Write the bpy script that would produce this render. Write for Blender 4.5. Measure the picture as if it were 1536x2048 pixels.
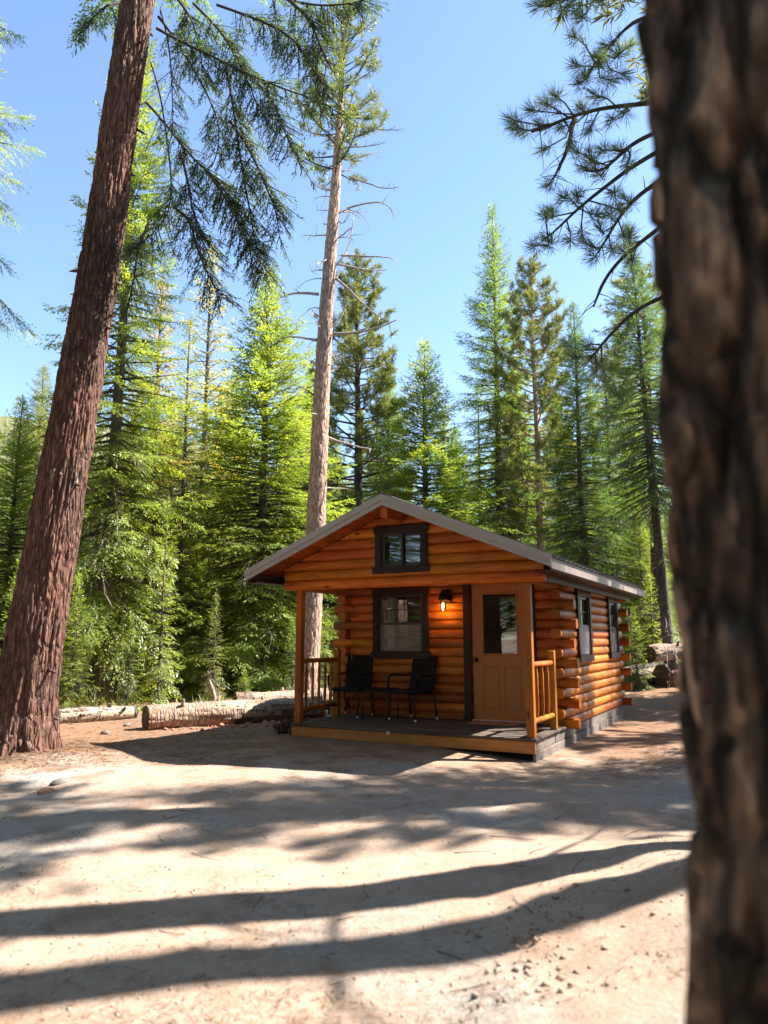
import bpy, math, random
import numpy as np
from mathutils import Vector, Matrix, Quaternion
R = math.radians
for o in list(bpy.data.objects): bpy.data.objects.remove(o)
sc = bpy.context.scene
COL = sc.collection

# ------------------------------------------------------------------ camera
FPX, PITCH, EYE = 1466.9, 0.1707, 1.51           # focal length in pixels of a 1536x2048 frame
cam_d = bpy.data.cameras.new('camera')
cam = bpy.data.objects.new('camera', cam_d); COL.objects.link(cam)
cam_d.sensor_fit = 'VERTICAL'; cam_d.sensor_height = 32.0; cam_d.sensor_width = 24.0
cam_d.lens = FPX / 2048 * 32.0
cam_d.clip_start = 0.05; cam_d.clip_end = 3000
cam.location = (0, 0, EYE); cam.rotation_euler = (math.pi / 2 + PITCH, 0, 0)
cam_d.dof.use_dof = True; cam_d.dof.focus_distance = 11.5; cam_d.dof.aperture_fstop = 1.4
sc.camera = cam

# ------------------------------------------------------------------ sky, sun, exposure
SUN_H = Vector((0.973, 0.229)); SUN_EL = R(50)
SDIR = Vector((SUN_H.x * math.cos(SUN_EL), SUN_H.y * math.cos(SUN_EL), math.sin(SUN_EL)))
w = bpy.data.worlds.new('World'); sc.world = w; w.use_nodes = True
nt = w.node_tree
sky = nt.nodes.new('ShaderNodeTexSky'); sky.sky_type = 'NISHITA'; sky.sun_disc = False
sky.sun_elevation = SUN_EL; sky.sun_rotation = math.atan2(SUN_H.x, SUN_H.y)
sky.altitude = 1800; sky.air_density = 1.15; sky.dust_density = 0.6; sky.ozone_density = 1.8
bg = nt.nodes['Background']; bg.inputs[1].default_value = 0.105
nt.links.new(sky.outputs[0], bg.inputs[0])
sun_d = bpy.data.lights.new('sun', 'SUN'); sun_d.energy = 5.0; sun_d.angle = R(0.53); sun_d.color = (1.0, 0.94, 0.84)
sun = bpy.data.objects.new('sun', sun_d); COL.objects.link(sun)
sun.rotation_euler = SDIR.to_track_quat('Z', 'Y').to_euler()
sc.view_settings.view_transform = 'Standard'; sc.view_settings.look = 'None'
sc.view_settings.exposure = 1.8; sc.view_settings.gamma = 1.0
sc.cycles.max_bounces = 6; sc.cycles.transparent_max_bounces = 12
sc.cycles.diffuse_bounces = 3; sc.cycles.glossy_bounces = 3; sc.cycles.transmission_bounces = 3

CP, SP = math.cos(PITCH), math.sin(PITCH)
def at(px, py, dist):
    """world point seen at a pixel of the 1536x2048 photograph, at a forward distance"""
    x = (px - 768) / FPX; v = -(py - 1024) / FPX
    ry = CP - v * SP; rz = SP + v * CP
    t = dist / ry
    return Vector((x * t, dist, EYE + rz * t))

# ------------------------------------------------------------------ numpy noise
_rs = np.random.RandomState(7)
_P = np.tile(_rs.permutation(256), 3)
_G = _rs.normal(size=(256, 3)); _G /= np.linalg.norm(_G, axis=1)[:, None]
def perlin(x, y, z=0.0):
    x, y, z = np.broadcast_arrays(np.asarray(x, float), np.asarray(y, float), np.asarray(z, float))
    xi, yi, zi = np.floor(x).astype(int), np.floor(y).astype(int), np.floor(z).astype(int)
    xf, yf, zf = x - xi, y - yi, z - zi
    xi &= 255; yi &= 255; zi &= 255
    f = lambda t: t * t * t * (t * (t * 6 - 15) + 10)
    u, v, w_ = f(xf), f(yf), f(zf)
    out = 0
    for dx in (0, 1):
        for dy in (0, 1):
            for dz in (0, 1):
                g = _G[_P[_P[_P[(xi + dx) & 255] + ((yi + dy) & 255)] + ((zi + dz) & 255)]]
                d = g[..., 0] * (xf - dx) + g[..., 1] * (yf - dy) + g[..., 2] * (zf - dz)
                out = out + d * (u if dx else 1 - u) * (v if dy else 1 - v) * (w_ if dz else 1 - w_)
    return out
def sstep(a, b, x):
    t = np.clip((np.asarray(x, float) - a) / (b - a), 0, 1); return t * t * (3 - 2 * t)

# ------------------------------------------------------------------ mesh helpers
def np_mesh(name, V, quads=None, tris=None, mat=None, smooth=False):
    me = bpy.data.meshes.new(name)
    V = np.asarray(V, np.float32)
    nq = 0 if quads is None else len(quads); ntr = 0 if tris is None else len(tris)
    loops = []
    if nq: loops.append(np.asarray(quads, np.int32).ravel())
    if ntr: loops.append(np.asarray(tris, np.int32).ravel())
    loops = np.concatenate(loops)
    starts = np.concatenate([np.arange(nq) * 4, nq * 4 + np.arange(ntr) * 3]).astype(np.int32)
    me.vertices.add(len(V)); me.vertices.foreach_set('co', V.ravel())
    me.loops.add(len(loops)); me.loops.foreach_set('vertex_index', loops)
    me.polygons.add(nq + ntr); me.polygons.foreach_set('loop_start', starts)
    if smooth: me.polygons.foreach_set('use_smooth', np.ones(nq + ntr, bool))
    me.update(calc_edges=True)
    if mat: me.materials.append(mat)
    return me
def pd_mesh(name, V, F, mat=None, smooth=False):
    me = bpy.data.meshes.new(name); me.from_pydata([tuple(v) for v in V], [], [tuple(f) for f in F]); me.update()
    if mat: me.materials.append(mat)
    if smooth:
        for p in me.polygons: p.use_smooth = True
    return me
def link(name, me, parent=None, loc=(0, 0, 0), rot=None):
    o = bpy.data.objects.new(name, me); COL.objects.link(o)
    o.location = loc
    if rot is not None:
        if isinstance(rot, Quaternion): o.rotation_mode = 'QUATERNION'; o.rotation_quaternion = rot
        else: o.rotation_euler = rot
    if parent: o.parent = parent
    return o
def tag(o, label=None, cat=None, group=None, kind=None):
    if label: o['label'] = label
    if cat: o['category'] = cat
    if group: o['group'] = group
    if kind: o['kind'] = kind
    return o
def empty(name, loc, rz=0.0):
    o = bpy.data.objects.new(name, None); COL.objects.link(o); o.location = loc; o.rotation_euler = (0, 0, rz)
    o.empty_display_size = 0.2
    return o
def cbox(lx, ly, lz, b=0.004):
    """chamfered box centred on the origin"""
    hx, hy, hz = lx / 2, ly / 2, lz / 2; b = min(b, hx * .45, hy * .45, hz * .45)
    V = []; idx = {}
    for sx in (-1, 1):
        for sy in (-1, 1):
            for sz in (-1, 1):
                for ax in range(3):
                    p = [sx * (hx - b), sy * (hy - b), sz * (hz - b)]
                    p[ax] = (sx * hx, sy * hy, sz * hz)[ax]
                    idx[(sx, sy, sz, ax)] = len(V); V.append(p)
    F = []
    for ax in range(3):
        for s in (-1, 1):
            a1, a2 = [(1, 2), (2, 0), (0, 1)][ax]
            ring = []
            for q1, q2 in ((-1, -1), (1, -1), (1, 1), (-1, 1)):
                k = [0, 0, 0]; k[ax] = s; k[a1] = q1; k[a2] = q2
                ring.append(idx[(k[0], k[1], k[2], ax)])
            F.append(ring if s > 0 else ring[::-1])
    for ax in range(3):                         # edge chamfers along ax
        a1, a2 = [(1, 2), (2, 0), (0, 1)][ax]
        for q1 in (-1, 1):
            for q2 in (-1, 1):
                k0 = [0, 0, 0]; k0[a1] = q1; k0[a2] = q2; k1 = list(k0); k0[ax] = -1; k1[ax] = 1
                f = [idx[(*k0, a1)], idx[(*k1, a1)], idx[(*k1, a2)], idx[(*k0, a2)]]
                F.append(f if q1 * q2 > 0 else f[::-1])
    for sx in (-1, 1):
        for sy in (-1, 1):
            for sz in (-1, 1):
                f = [idx[(sx, sy, sz, a)] for a in range(3)]
                F.append(f if sx * sy * sz > 0 else f[::-1])
    return V, F
def beam(name, parent, p0, p1, wd, ht, mat, b=0.004, up=(0, 0, 1)):
    """a squared timber from p0 to p1 (its length is local X)"""
    p0, p1 = Vector(p0), Vector(p1); d = p1 - p0; L = d.length; x = d / L
    u = Vector(up)
    if abs(u.dot(x)) > .95: u = Vector((0, 1, 0))
    y = u.cross(x).normalized(); z = x.cross(y)
    m = Matrix((x, y, z)).transposed()
    V, F = cbox(L, wd, ht, b)
    return link(name, pd_mesh(name, V, F, mat), parent, (p0 + p1) / 2, m.to_quaternion())
def box(name, parent, x0, x1, y0, y1, z0, z1, mat, b=0.004):
    V, F = cbox(x1 - x0, y1 - y0, z1 - z0, b)
    return link(name, pd_mesh(name, V, F, mat), parent, ((x0 + x1) / 2, (y0 + y1) / 2, (z0 + z1) / 2))
def frames(pts):
    pts = np.asarray(pts, float); T = np.gradient(pts, axis=0); T /= np.linalg.norm(T, axis=1)[:, None] + 1e-9
    ref = np.array([0, 0, 1.0]) if abs(T[len(T) // 2, 2]) < .8 else np.array([1.0, 0, 0])
    A = np.cross(np.tile(ref, (len(T), 1)), T); A /= np.linalg.norm(A, axis=1)[:, None] + 1e-9
    return pts, T, A, np.cross(T, A)
def tube(pts, rad, n=8, disp=None, caps=True):
    """returns V, quads, tris"""
    pts, T, A, B = frames(pts); m = len(pts)
    rad = np.broadcast_to(np.asarray(rad, float), (m,))
    th = np.linspace(0, 2 * np.pi, n, endpoint=False)
    rr = rad[:, None] * np.ones(n)[None]
    if disp is not None: rr = rr + disp
    V = pts[:, None, :] + rr[..., None] * (np.cos(th)[None, :, None] * A[:, None, :] + np.sin(th)[None, :, None] * B[:, None, :])
    V = V.reshape(-1, 3)
    i, j = np.meshgrid(np.arange(m - 1), np.arange(n), indexing='ij'); j2 = (j + 1) % n
    Q = np.stack([i * n + j, i * n + j2, (i + 1) * n + j2, (i + 1) * n + j], -1).reshape(-1, 4)
    tr = []
    if caps:
        V = np.vstack([V, pts[:1], pts[-1:]]); c0, c1 = m * n, m * n + 1
        k = np.arange(n); k2 = (k + 1) % n
        tr = np.vstack([np.stack([k2, k, np.full(n, c0)], -1), np.stack([(m - 1) * n + k, (m - 1) * n + k2, np.full(n, c1)], -1)])
    return V, Q, np.asarray(tr, int).reshape(-1, 3)
class Geo:
    def __init__(s): s.V = []; s.Q = []; s.T = []; s.n = 0
    def add(s, V, Q=None, T=None):
        s.V.append(np.asarray(V, np.float32))
        if Q is not None and len(Q): s.Q.append(np.asarray(Q) + s.n)
        if T is not None and len(T): s.T.append(np.asarray(T) + s.n)
        s.n += len(V)
    def tube(s, *a, **k): s.add(*tube(*a, **k))
    def mesh(s, name, mat, smooth=False):
        return np_mesh(name, np.vstack(s.V), np.vstack(s.Q) if s.Q else None, np.vstack(s.T) if s.T else None, mat, smooth)
def strips(P, D, N, L, W_):
    """slim leaf-like quads: base point, direction, normal hint, length, width"""
    D = D / (np.linalg.norm(D, axis=1)[:, None] + 1e-9)
    S = np.cross(D, N); S /= np.linalg.norm(S, axis=1)[:, None] + 1e-9
    L = np.asarray(L)[:, None]; W_ = np.asarray(W_)[:, None]
    mid = P + D * L * .45
    V = np.stack([P, mid + S * W_ / 2, P + D * L, mid - S * W_ / 2], 1).reshape(-1, 3)
    return V, np.arange(len(V)).reshape(-1, 4)

# ------------------------------------------------------------------ materials
def new_mat(name):
    m = bpy.data.materials.new(name); m.use_nodes = True; n = m.node_tree.nodes
    return m, m.node_tree, n['Principled BSDF']
def N(t, kind, **kw):
    n = t.nodes.new(kind)
    for k, v in kw.items():
        if k in n.inputs: n.inputs[k].default_value = v
        else: setattr(n, k, v)
    return n
def ramp(t, fac, stops):
    r = t.nodes.new('ShaderNodeValToRGB'); e = r.color_ramp.elements
    e[0].position, e[0].color = stops[0][0], (*stops[0][1], 1)
    e[1].position, e[1].color = stops[-1][0], (*stops[-1][1], 1)
    for p, c in stops[1:-1]:
        k = e.new(p); k.color = (*c, 1)
    t.links.new(fac, r.inputs[0]); return r
def coords(t, scale=(1, 1, 1), per_object=True):
    tc = N(t, 'ShaderNodeTexCoord'); mp = N(t, 'ShaderNodeMapping'); mp.inputs['Scale'].default_value = scale
    if per_object:
        oi = N(t, 'ShaderNodeObjectInfo'); mul = N(t, 'ShaderNodeMath', operation='MULTIPLY'); mul.inputs[1].default_value = 37.0
        t.links.new(oi.outputs['Random'], mul.inputs[0]); t.links.new(mul.outputs[0], mp.inputs['Location'])
    t.links.new(tc.outputs['Object'], mp.inputs['Vector']); return mp.outputs[0]
def mixc(t, a, b, fac, mode='MIX'):
    m = N(t, 'ShaderNodeMix', data_type='RGBA', blend_type=mode)
    for i, v in ((6, a), (7, b)):
        if isinstance(v, tuple): m.inputs[i].default_value = (*v, 1)
        else: t.links.new(v, m.inputs[i])
    if isinstance(fac, float): m.inputs[0].default_value = fac
    else: t.links.new(fac, m.inputs[0])
    return m.outputs[2]
def bump(t, bsdf, h, strength, dist):
    b = N(t, 'ShaderNodeBump'); b.inputs['Strength'].default_value = strength; b.inputs['Distance'].default_value = dist
    t.links.new(h, b.inputs['Height']); t.links.new(b.outputs[0], bsdf.inputs['Normal'])
def wood(name, dark, light, rough=.5, knots=True, grain=1.0, coat=0.0, vary=.25):
    m, t, b = new_mat(name)
    v = coords(t, (1.2 * grain, 16 * grain, 16 * grain))
    n1 = N(t, 'ShaderNodeTexNoise', Scale=2.2, Detail=6.0, Roughness=.62); t.links.new(v, n1.inputs['Vector'])
    r = ramp(t, n1.outputs[0], [(.3, dark), (.72, light)])
    c = r.outputs[0]
    oi = N(t, 'ShaderNodeObjectInfo')
    hv = N(t, 'ShaderNodeMapRange'); hv.inputs[3].default_value = 1 - vary; hv.inputs[4].default_value = 1 + vary
    t.links.new(oi.outputs['Random'], hv.inputs[0])
    hs = N(t, 'ShaderNodeHueSaturation'); t.links.new(hv.outputs[0], hs.inputs['Value'])
    hm = N(t, 'ShaderNodeMath', operation='MULTIPLY'); hm.inputs[1].default_value = 7.31; hf = N(t, 'ShaderNodeMath', operation='FRACT'); hr_ = N(t, 'ShaderNodeMapRange'); hr_.inputs[3].default_value = .49; hr_.inputs[4].default_value = .512
    t.links.new(oi.outputs['Random'], hm.inputs[0]); t.links.new(hm.outputs[0], hf.inputs[0]); t.links.new(hf.outputs[0], hr_.inputs[0]); t.links.new(hr_.outputs[0], hs.inputs['Hue']); t.links.new(c, hs.inputs['Color']); c = hs.outputs[0]
    if knots:
        v2 = coords(t, (2.0, 5.5, 5.5))
        vo = N(t, 'ShaderNodeTexVoronoi', Scale=.9); t.links.new(v2, vo.inputs['Vector'])
        k = ramp(t, vo.outputs['Distance'], [(.05, (1, 1, 1)), (.13, (0, 0, 0))])
        c = mixc(t, c, tuple(x * .28 for x in dark), k.outputs[0])
    v5 = coords(t, (.5, 26, 26)); n5 = N(t, 'ShaderNodeTexNoise', Scale=1.5, Detail=3.0); t.links.new(v5, n5.inputs['Vector'])
    ck = ramp(t, n5.outputs[0], [(.485, (0, 0, 0)), (.50, (.55, .55, .55)), (.515, (0, 0, 0))])
    n6 = N(t, 'ShaderNodeTexNoise', Scale=.9, Detail=2.0); t.links.new(coords(t, (1, 3, 3)), n6.inputs['Vector'])
    cm = ramp(t, n6.outputs[0], [(.48, (0, 0, 0)), (.62, (1, 1, 1))])
    c = mixc(t, c, tuple(x * .35 for x in dark), mixc(t, ck.outputs[0], cm.outputs[0], 1.0, 'MULTIPLY'))
    # weather stains, broad
    v3 = coords(t, (.8, 2, 2)); n3 = N(t, 'ShaderNodeTexNoise', Scale=1.6, Detail=4.0); t.links.new(v3, n3.inputs['Vector'])
    s = ramp(t, n3.outputs[0], [(.35, (.72, .70, .68)), (.6, (1, 1, 1))])
    c = mixc(t, c, s.outputs[0], 1.0, 'MULTIPLY')
    t.links.new(c, b.inputs['Base Color']); b.inputs['Roughness'].default_value = rough
    b.inputs['Specular IOR Level'].default_value = .22; b.inputs['Coat Weight'].default_value = coat * .5; b.inputs['Coat Roughness'].default_value = .35
    bump(t, b, n1.outputs[0], .35, .01)
    return m
def plain(name, col, rough=.5, metal=0.0, noise=.12, scale=9.0):
    m, t, b = new_mat(name)
    v = coords(t); n = N(t, 'ShaderNodeTexNoise', Scale=scale, Detail=5.0); t.links.new(v, n.inputs['Vector'])
    r = ramp(t, n.outputs[0], [(.3, tuple(c * (1 - noise) for c in col)), (.7, tuple(min(1, c * (1 + noise)) for c in col))])
    t.links.new(r.outputs[0], b.inputs['Base Color']); b.inputs['Roughness'].default_value = rough; b.inputs['Metallic'].default_value = metal
    bump(t, b, n.outputs[0], .12, .003)
    return m
def bark(name, c0, c1, c2, sx=5.0, sz=1.1, bstr=.9, bdist=.03, crack=.45):
    m, t, b = new_mat(name)
    v = coords(t, (sx, sx, sz))
    wn = N(t, 'ShaderNodeTexNoise', Scale=1.2, Detail=3.0); t.links.new(v, wn.inputs['Vector'])
    vv = N(t, 'ShaderNodeVectorMath', operation='MULTIPLY_ADD'); vv.inputs[1].default_value = (.5, .5, .5)
    t.links.new(wn.outputs['Color'], vv.inputs[0]); t.links.new(v, vv.inputs[2])
    vo = N(t, 'ShaderNodeTexVoronoi', Scale=1.6, feature='DISTANCE_TO_EDGE'); t.links.new(vv.outputs[0], vo.inputs['Vector'])
    n2 = N(t, 'ShaderNodeTexNoise', Scale=3.0, Detail=7.0, Roughness=.65); t.links.new(v, n2.inputs['Vector'])
    r = ramp(t, n2.outputs[0], [(.28, c0), (.5, c1), (.74, c2)])
    cr = ramp(t, vo.outputs['Distance'], [(.02, (1 - crack,) * 3), (.16, (1, 1, 1))])
    cc = mixc(t, r.outputs[0], cr.outputs[0], 1.0, 'MULTIPLY')
    v4 = coords(t, (.9, .9, .35)); n4 = N(t, 'ShaderNodeTexNoise', Scale=1.3, Detail=5.0); t.links.new(v4, n4.inputs['Vector'])
    lg = ramp(t, n4.outputs[0], [(.32, (.62, .60, .62)), (.5, (1, 1, 1)), (.66, (1.25, 1.12, 1.0))])
    cc = mixc(t, cc, lg.outputs[0], 1.0, 'MULTIPLY')
    n5 = N(t, 'ShaderNodeTexNoise', Scale=5.0, Detail=6.0, Roughness=.7); t.links.new(v4, n5.inputs['Vector'])
    li = ramp(t, n5.outputs[0], [(.62, (0, 0, 0)), (.72, (.6, .6, .6))])
    cc = mixc(t, cc, tuple(min(.6, x * 1.1 + .05) for x in (c2[0], c2[0] * .93, c2[0] * .82)), li.outputs[0])
    t.links.new(cc, b.inputs['Base Color']); b.inputs['Roughness'].default_value = .9
    e = N(t, 'ShaderNodeMapRange'); e.inputs[1].default_value = 0; e.inputs[2].default_value = .22; t.links.new(vo.outputs['Distance'], e.inputs[0])
    h = N(t, 'ShaderNodeMath', operation='MULTIPLY_ADD'); h.inputs[1].default_value = .45
    t.links.new(n2.outputs[0], h.inputs[0]); t.links.new(e.outputs[0], h.inputs[2])
    bump(t, b, h.outputs[0], bstr, bdist)
    return m
def needles(name, trans=.45):
    m = bpy.data.materials.new(name); m.use_nodes = True; t = m.node_tree; t.nodes.remove(t.nodes['Principled BSDF'])
    out = t.nodes['Material Output']; oi = N(t, 'ShaderNodeObjectInfo')
    tc = N(t, 'ShaderNodeTexCoord'); n = N(t, 'ShaderNodeTexNoise', Scale=1.6, Detail=4.0); t.links.new(tc.outputs['Object'], n.inputs['Vector'])
    n2 = N(t, 'ShaderNodeTexNoise', Scale=14.0, Detail=2.0); t.links.new(tc.outputs['Object'], n2.inputs['Vector'])
    r = ramp(t, n.outputs[0], [(.34, (.62, .74, .70)), (.52, (1, 1, 1)), (.7, (1.35, 1.2, .8))])
    r2 = ramp(t, n2.outputs[0], [(.3, (.75, .75, .75)), (.7, (1.25, 1.25, 1.2))])
    c = mixc(t, oi.outputs['Color'], r.outputs[0], 1.0, 'MULTIPLY'); c = mixc(t, c, r2.outputs[0], 1.0, 'MULTIPLY')
    d = N(t, 'ShaderNodeBsdfDiffuse'); t.links.new(c, d.inputs[0])
    tr = N(t, 'ShaderNodeBsdfTranslucent'); c2 = mixc(t, c, (1.8, 1.8, .85), 1.0, 'MULTIPLY'); t.links.new(c2, tr.inputs[0])
    gl = N(t, 'ShaderNodeBsdfGlossy'); gl.inputs['Roughness'].default_value = .45; gl.inputs[0].default_value = (.8, .85, .8, 1)
    mx = N(t, 'ShaderNodeMixShader'); mx.inputs[0].default_value = trans; t.links.new(d.outputs[0], mx.inputs[1]); t.links.new(tr.outputs[0], mx.inputs[2])
    m2 = N(t, 'ShaderNodeMixShader'); m2.inputs[0].default_value = .04; t.links.new(mx.outputs[0], m2.inputs[1]); t.links.new(gl.outputs[0], m2.inputs[2])
    t.links.new(m2.outputs[0], out.inputs[0]); return m
def glass_mat(name, tint=(.9, .93, .92)):
    m = bpy.data.materials.new(name); m.use_nodes = True; t = m.node_tree; t.nodes.remove(t.nodes['Principled BSDF'])
    fr = N(t, 'ShaderNodeFresnel', IOR=2.2); tp = N(t, 'ShaderNodeBsdfTransparent'); tp.inputs[0].default_value = (*tint, 1)
    gl = N(t, 'ShaderNodeBsdfGlossy'); gl.inputs['Roughness'].default_value = .0
    mx = N(t, 'ShaderNodeMixShader'); t.links.new(fr.outputs[0], mx.inputs[0]); t.links.new(tp.outputs[0], mx.inputs[1]); t.links.new(gl.outputs[0], mx.inputs[2])
    t.links.new(mx.outputs[0], t.nodes['Material Output'].inputs[0]); return m
def screen_mat(name):
    m = bpy.data.materials.new(name); m.use_nodes = True; t = m.node_tree; t.nodes.remove(t.nodes['Principled BSDF'])
    tp = N(t, 'ShaderNodeBsdfTransparent'); df = N(t, 'ShaderNodeBsdfDiffuse'); df.inputs[0].default_value = (.42, .40, .40, 1)
    mx = N(t, 'ShaderNodeMixShader'); mx.inputs[0].default_value = .45; t.links.new(tp.outputs[0], mx.inputs[1]); t.links.new(df.outputs[0], mx.inputs[2])
    t.links.new(mx.outputs[0], t.nodes['Material Output'].inputs[0]); return m
def wicker_mat(name):
    m, t, b = new_mat(name)
    v = coords(t, (1, 1, 1), False)
    w1 = N(t, 'ShaderNodeTexWave', Scale=28.0, bands_direction='X'); w2 = N(t, 'ShaderNodeTexWave', Scale=28.0, bands_direction='Z')
    t.links.new(v, w1.inputs['Vector']); t.links.new(v, w2.inputs['Vector'])
    mu = N(t, 'ShaderNodeMath', operation='MULTIPLY'); t.links.new(w1.outputs[1], mu.inputs[0]); t.links.new(w2.outputs[1], mu.inputs[1])
    r = ramp(t, mu.outputs[0], [(0, (.012, .011, .011)), (.8, (.03, .027, .025))]); t.links.new(r.outputs[0], b.inputs['Base Color'])
    b.inputs['Roughness'].default_value = .75; b.inputs['Specular IOR Level'].default_value = .2; bump(t, b, mu.outputs[0], .8, .006); return m
def emis(name, col, s):
    m, t, b = new_mat(name); b.inputs['Base Color'].default_value = (*col, 1); b.inputs['Emission Color'].default_value = (*col, 1); b.inputs['Emission Strength'].default_value = s; return m

M = {}
M['log'] = wood('stained_log', (.31, .074, .008), (.62, .20, .022), .46, True, 1.0, .15, .32)
M['timber'] = wood('stained_timber', (.33, .10, .012), (.50, .18, .026), .5, True, 1.0, .05, .12)
M['fresh'] = wood('fresh_fir_board', (.46, .18, .045), (.64, .30, .09), .6, True, 1.0, 0, .1)
M['soffit'] = wood('soffit_board', (.38, .09, .008), (.56, .17, .02), .5, True)
M['deck'] = wood('weathered_deck', (.075, .055, .045), (.16, .125, .105), .75, True, 1.0, 0, .2)
M['skirt'] = wood('grey_skirt_board', (.13, .105, .09), (.30, .255, .22), .8, False, 1.0, 0, .12)
M['trim'] = wood('dark_brown_trim', (.022, .010, .007), (.05, .024, .017), .5, False, 1.0, .1, .1)
M['door'] = plain('tan_door_paint', (.42, .16, .03), .5, 0, .06, 5)
M['metal'] = plain('taupe_metal_trim', (.36, .33, .30), .42, .0, .05, 3)
M['eave'] = plain('brown_eave_trim', (.26, .195, .175), .5, 0, .12, 4)
M['roof'] = plain('brown_metal_roof', (.16, .13, .115), .42, .25, .08, 3)
M['sash'] = plain('brown_sash_paint', (.05, .035, .03), .4, 0, .05)
M['glass'] = glass_mat('window_glass')
M['screen'] = screen_mat('insect_screen')
M['curtain'] = plain('white_curtain', (.6, .58, .55), .9)
M['wicker'] = wicker_mat('black_wicker')
M['black'] = plain('black_iron', (.012, .011, .010), .45, .3)
M['steel'] = plain('brown_table_metal', (.06, .045, .04), .4, .4)
M['white'] = plain('white_plastic', (.75, .74, .70), .5)
M['bulb'] = emis('glowing_filament', (1.0, .42, .08), 40)
M['lampglass'] = glass_mat('lamp_glass', (1, .93, .8))
M['barkred'] = bark('red_fir_bark', (.05, .024, .016), (.17, .075, .05), (.36, .22, .17), 11, 2.0, .8, .03)
M['barkpine'] = bark('pink_pine_bark', (.24, .14, .11), (.50, .33, .265), (.66, .48, .40), 7, 2.2, .6, .02)
M['barkgrey'] = bark('grey_bark', (.05, .042, .036), (.13, .11, .095), (.26, .23, .20), 7, 2.0, .6, .02)
M['barkdark'] = bark('dark_pine_bark', (.030, .020, .016), (.085, .055, .042), (.17, .12, .095), 7, 1.6, .8, .03)
M['barknear'] = bark('near_pine_bark', (.014, .009, .007), (.10, .066, .05), (.52, .39, .32), 5.0, 1.6, 1.0, .05, .9)
M['barklog'] = bark('weathered_log_bark', (.14, .085, .06), (.33, .225, .165), (.50, .385, .305), 9, 1.4, .7, .02, .25)
M['pale_panel'] = plain('pale_panel_lit_frame', (.44, .41, .43), .7, 0, .05)  # pale panel tone, also put on its frame to look sunlit
M['dead'] = plain('dead_grey_wood', (.36, .31, .27), .9, 0, .3, 6)
M['deadbrown'] = plain('dead_brown_twig', (.17, .12, .09), .9, 0, .3, 6)
M['limb'] = plain('dark_limb_bark', (.06, .045, .036), .9, 0, .3, 6)
M['leaf'] = needles('fir_needles', .52)
M['pineleaf'] = needles('pine_needles', .35)
M['endgrain'] = plain('log_end_grain', (.11, .062, .038), .9, 0, .5, 12)
M['bleached'] = wood('bleached_log_wood', (.34, .25, .18), (.62, .50, .38), .85, True, .8, 0, .1)
M['rock'] = plain('granite', (.16, .14, .125), .9, 0, .35, 12)
M['redwood'] = plain('splintered_red_wood', (.42, .18, .10), .85, 0, .3, 12)
M['litter'] = plain('dry_litter', (.20, .115, .065), .9, 0, .5, 3)
M['pebble'] = plain('granite_pebble', (.33, .27, .225), .9, 0, .4, 4)

# ------------------------------------------------------------------ the ground
CO = Vector((1.8565, 9.3415)); TH = .4882; DECK = .295      # cabin origin (front right deck corner), turn, deck height
CX = Vector((math.cos(TH), -math.sin(TH))); CY = Vector((math.sin(TH), math.cos(TH)))
def ground_h(x, y):
    x = np.asarray(x, float); y = np.asarray(y, float)
    h = .10 * perlin(x * .35, y * .35, 1.3) + .05 * perlin(x * .9, y * .9, 4.1) + .022 * perlin(x * 2.3, y * 2.3, 7.7) + .009 * perlin(x * 6, y * 6, 2.2)
    # levelled pad round the cabin
    lx = (x - CO.x) * CX.x + (y - CO.y) * CX.y; ly = (x - CO.x) * CY.x + (y - CO.y) * CY.y
    dx = np.maximum(np.maximum(-4.0 - lx, lx - .4), 0); dy = np.maximum(np.maximum(-.3 - ly, ly - 6.2), 0)
    pad = 1 - sstep(0, 2.2, np.hypot(dx, dy))
    base = .11 * sstep(.3, -1.6, lx) - .0
    h = h * (1 - .8 * pad) + base * pad + .06 * (1 - pad)
    # mound round the leaning fir
    h = h + .14 * np.exp(-((x + 4.5) ** 2 + (y - 9.6) ** 2) / 1.3)
    # cut bank in the near right corner
    edge = x - .25 * (y - 3.2) - .35 + .25 * perlin(y * .9, 3.3, 0) + .12 * perlin(x * 2.0, y * 2.0, 9.0)
    bank = sstep(-.15, 1.3, edge) * sstep(6.3, 4.0, y)
    h = h + .30 * bank * (1 + .25 * perlin(x * 2.5, y * 2.5, 5.5))
    h = h + .035 * sstep(.0, .25, edge) * sstep(.75, .3, edge) * sstep(5.0, 3.8, y) * (1 + perlin(x * 9, y * 9, 1.0))
    # gentle rise on the right behind, drop into the wood on the left
    far = sstep(13.5, 30, y)
    h = h + far * (1.1 * sstep(0, 12, x) - .2 * sstep(0, -10, x))
    # wooded hillside far behind
    h = h + sstep(70, 300, y) * (26 + 62 * sstep(40, -110, x)) * (1 + .18 * perlin(x * .012, y * .012, 3)) + 2.5 * sstep(60, 140, y) * perlin(x * .03, y * .03, 8)
    return h
def axis(lo, hi, step, far, g=1.13):
    a = list(np.arange(lo, hi, step)); s = step
    up = [a[-1]]
    while up[-1] < far: s *= g; up.append(up[-1] + s)
    s = step; dn = [a[0]]
    while dn[-1] > -far: s *= g; dn.append(dn[-1] - s)
    return np.array(dn[:0:-1] + a + up[1:])
gx = axis(-5.6, 5.6, .036, 620); gy = axis(2.6, 12.5, .036, 620)
XX, YY = np.meshgrid(gx, gy, indexing='xy'); ZZ = ground_h(XX, YY)
nx, ny = len(gx), len(gy)
i, j = np.meshgrid(np.arange(ny - 1), np.arange(nx - 1), indexing='ij')
Q = np.stack([i * nx + j, i * nx + j + 1, (i + 1) * nx + j + 1, (i + 1) * nx + j], -1).reshape(-1, 4)
m, t, b = new_mat('sandy_forest_soil')
tc = N(t, 'ShaderNodeTexCoord')
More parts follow.
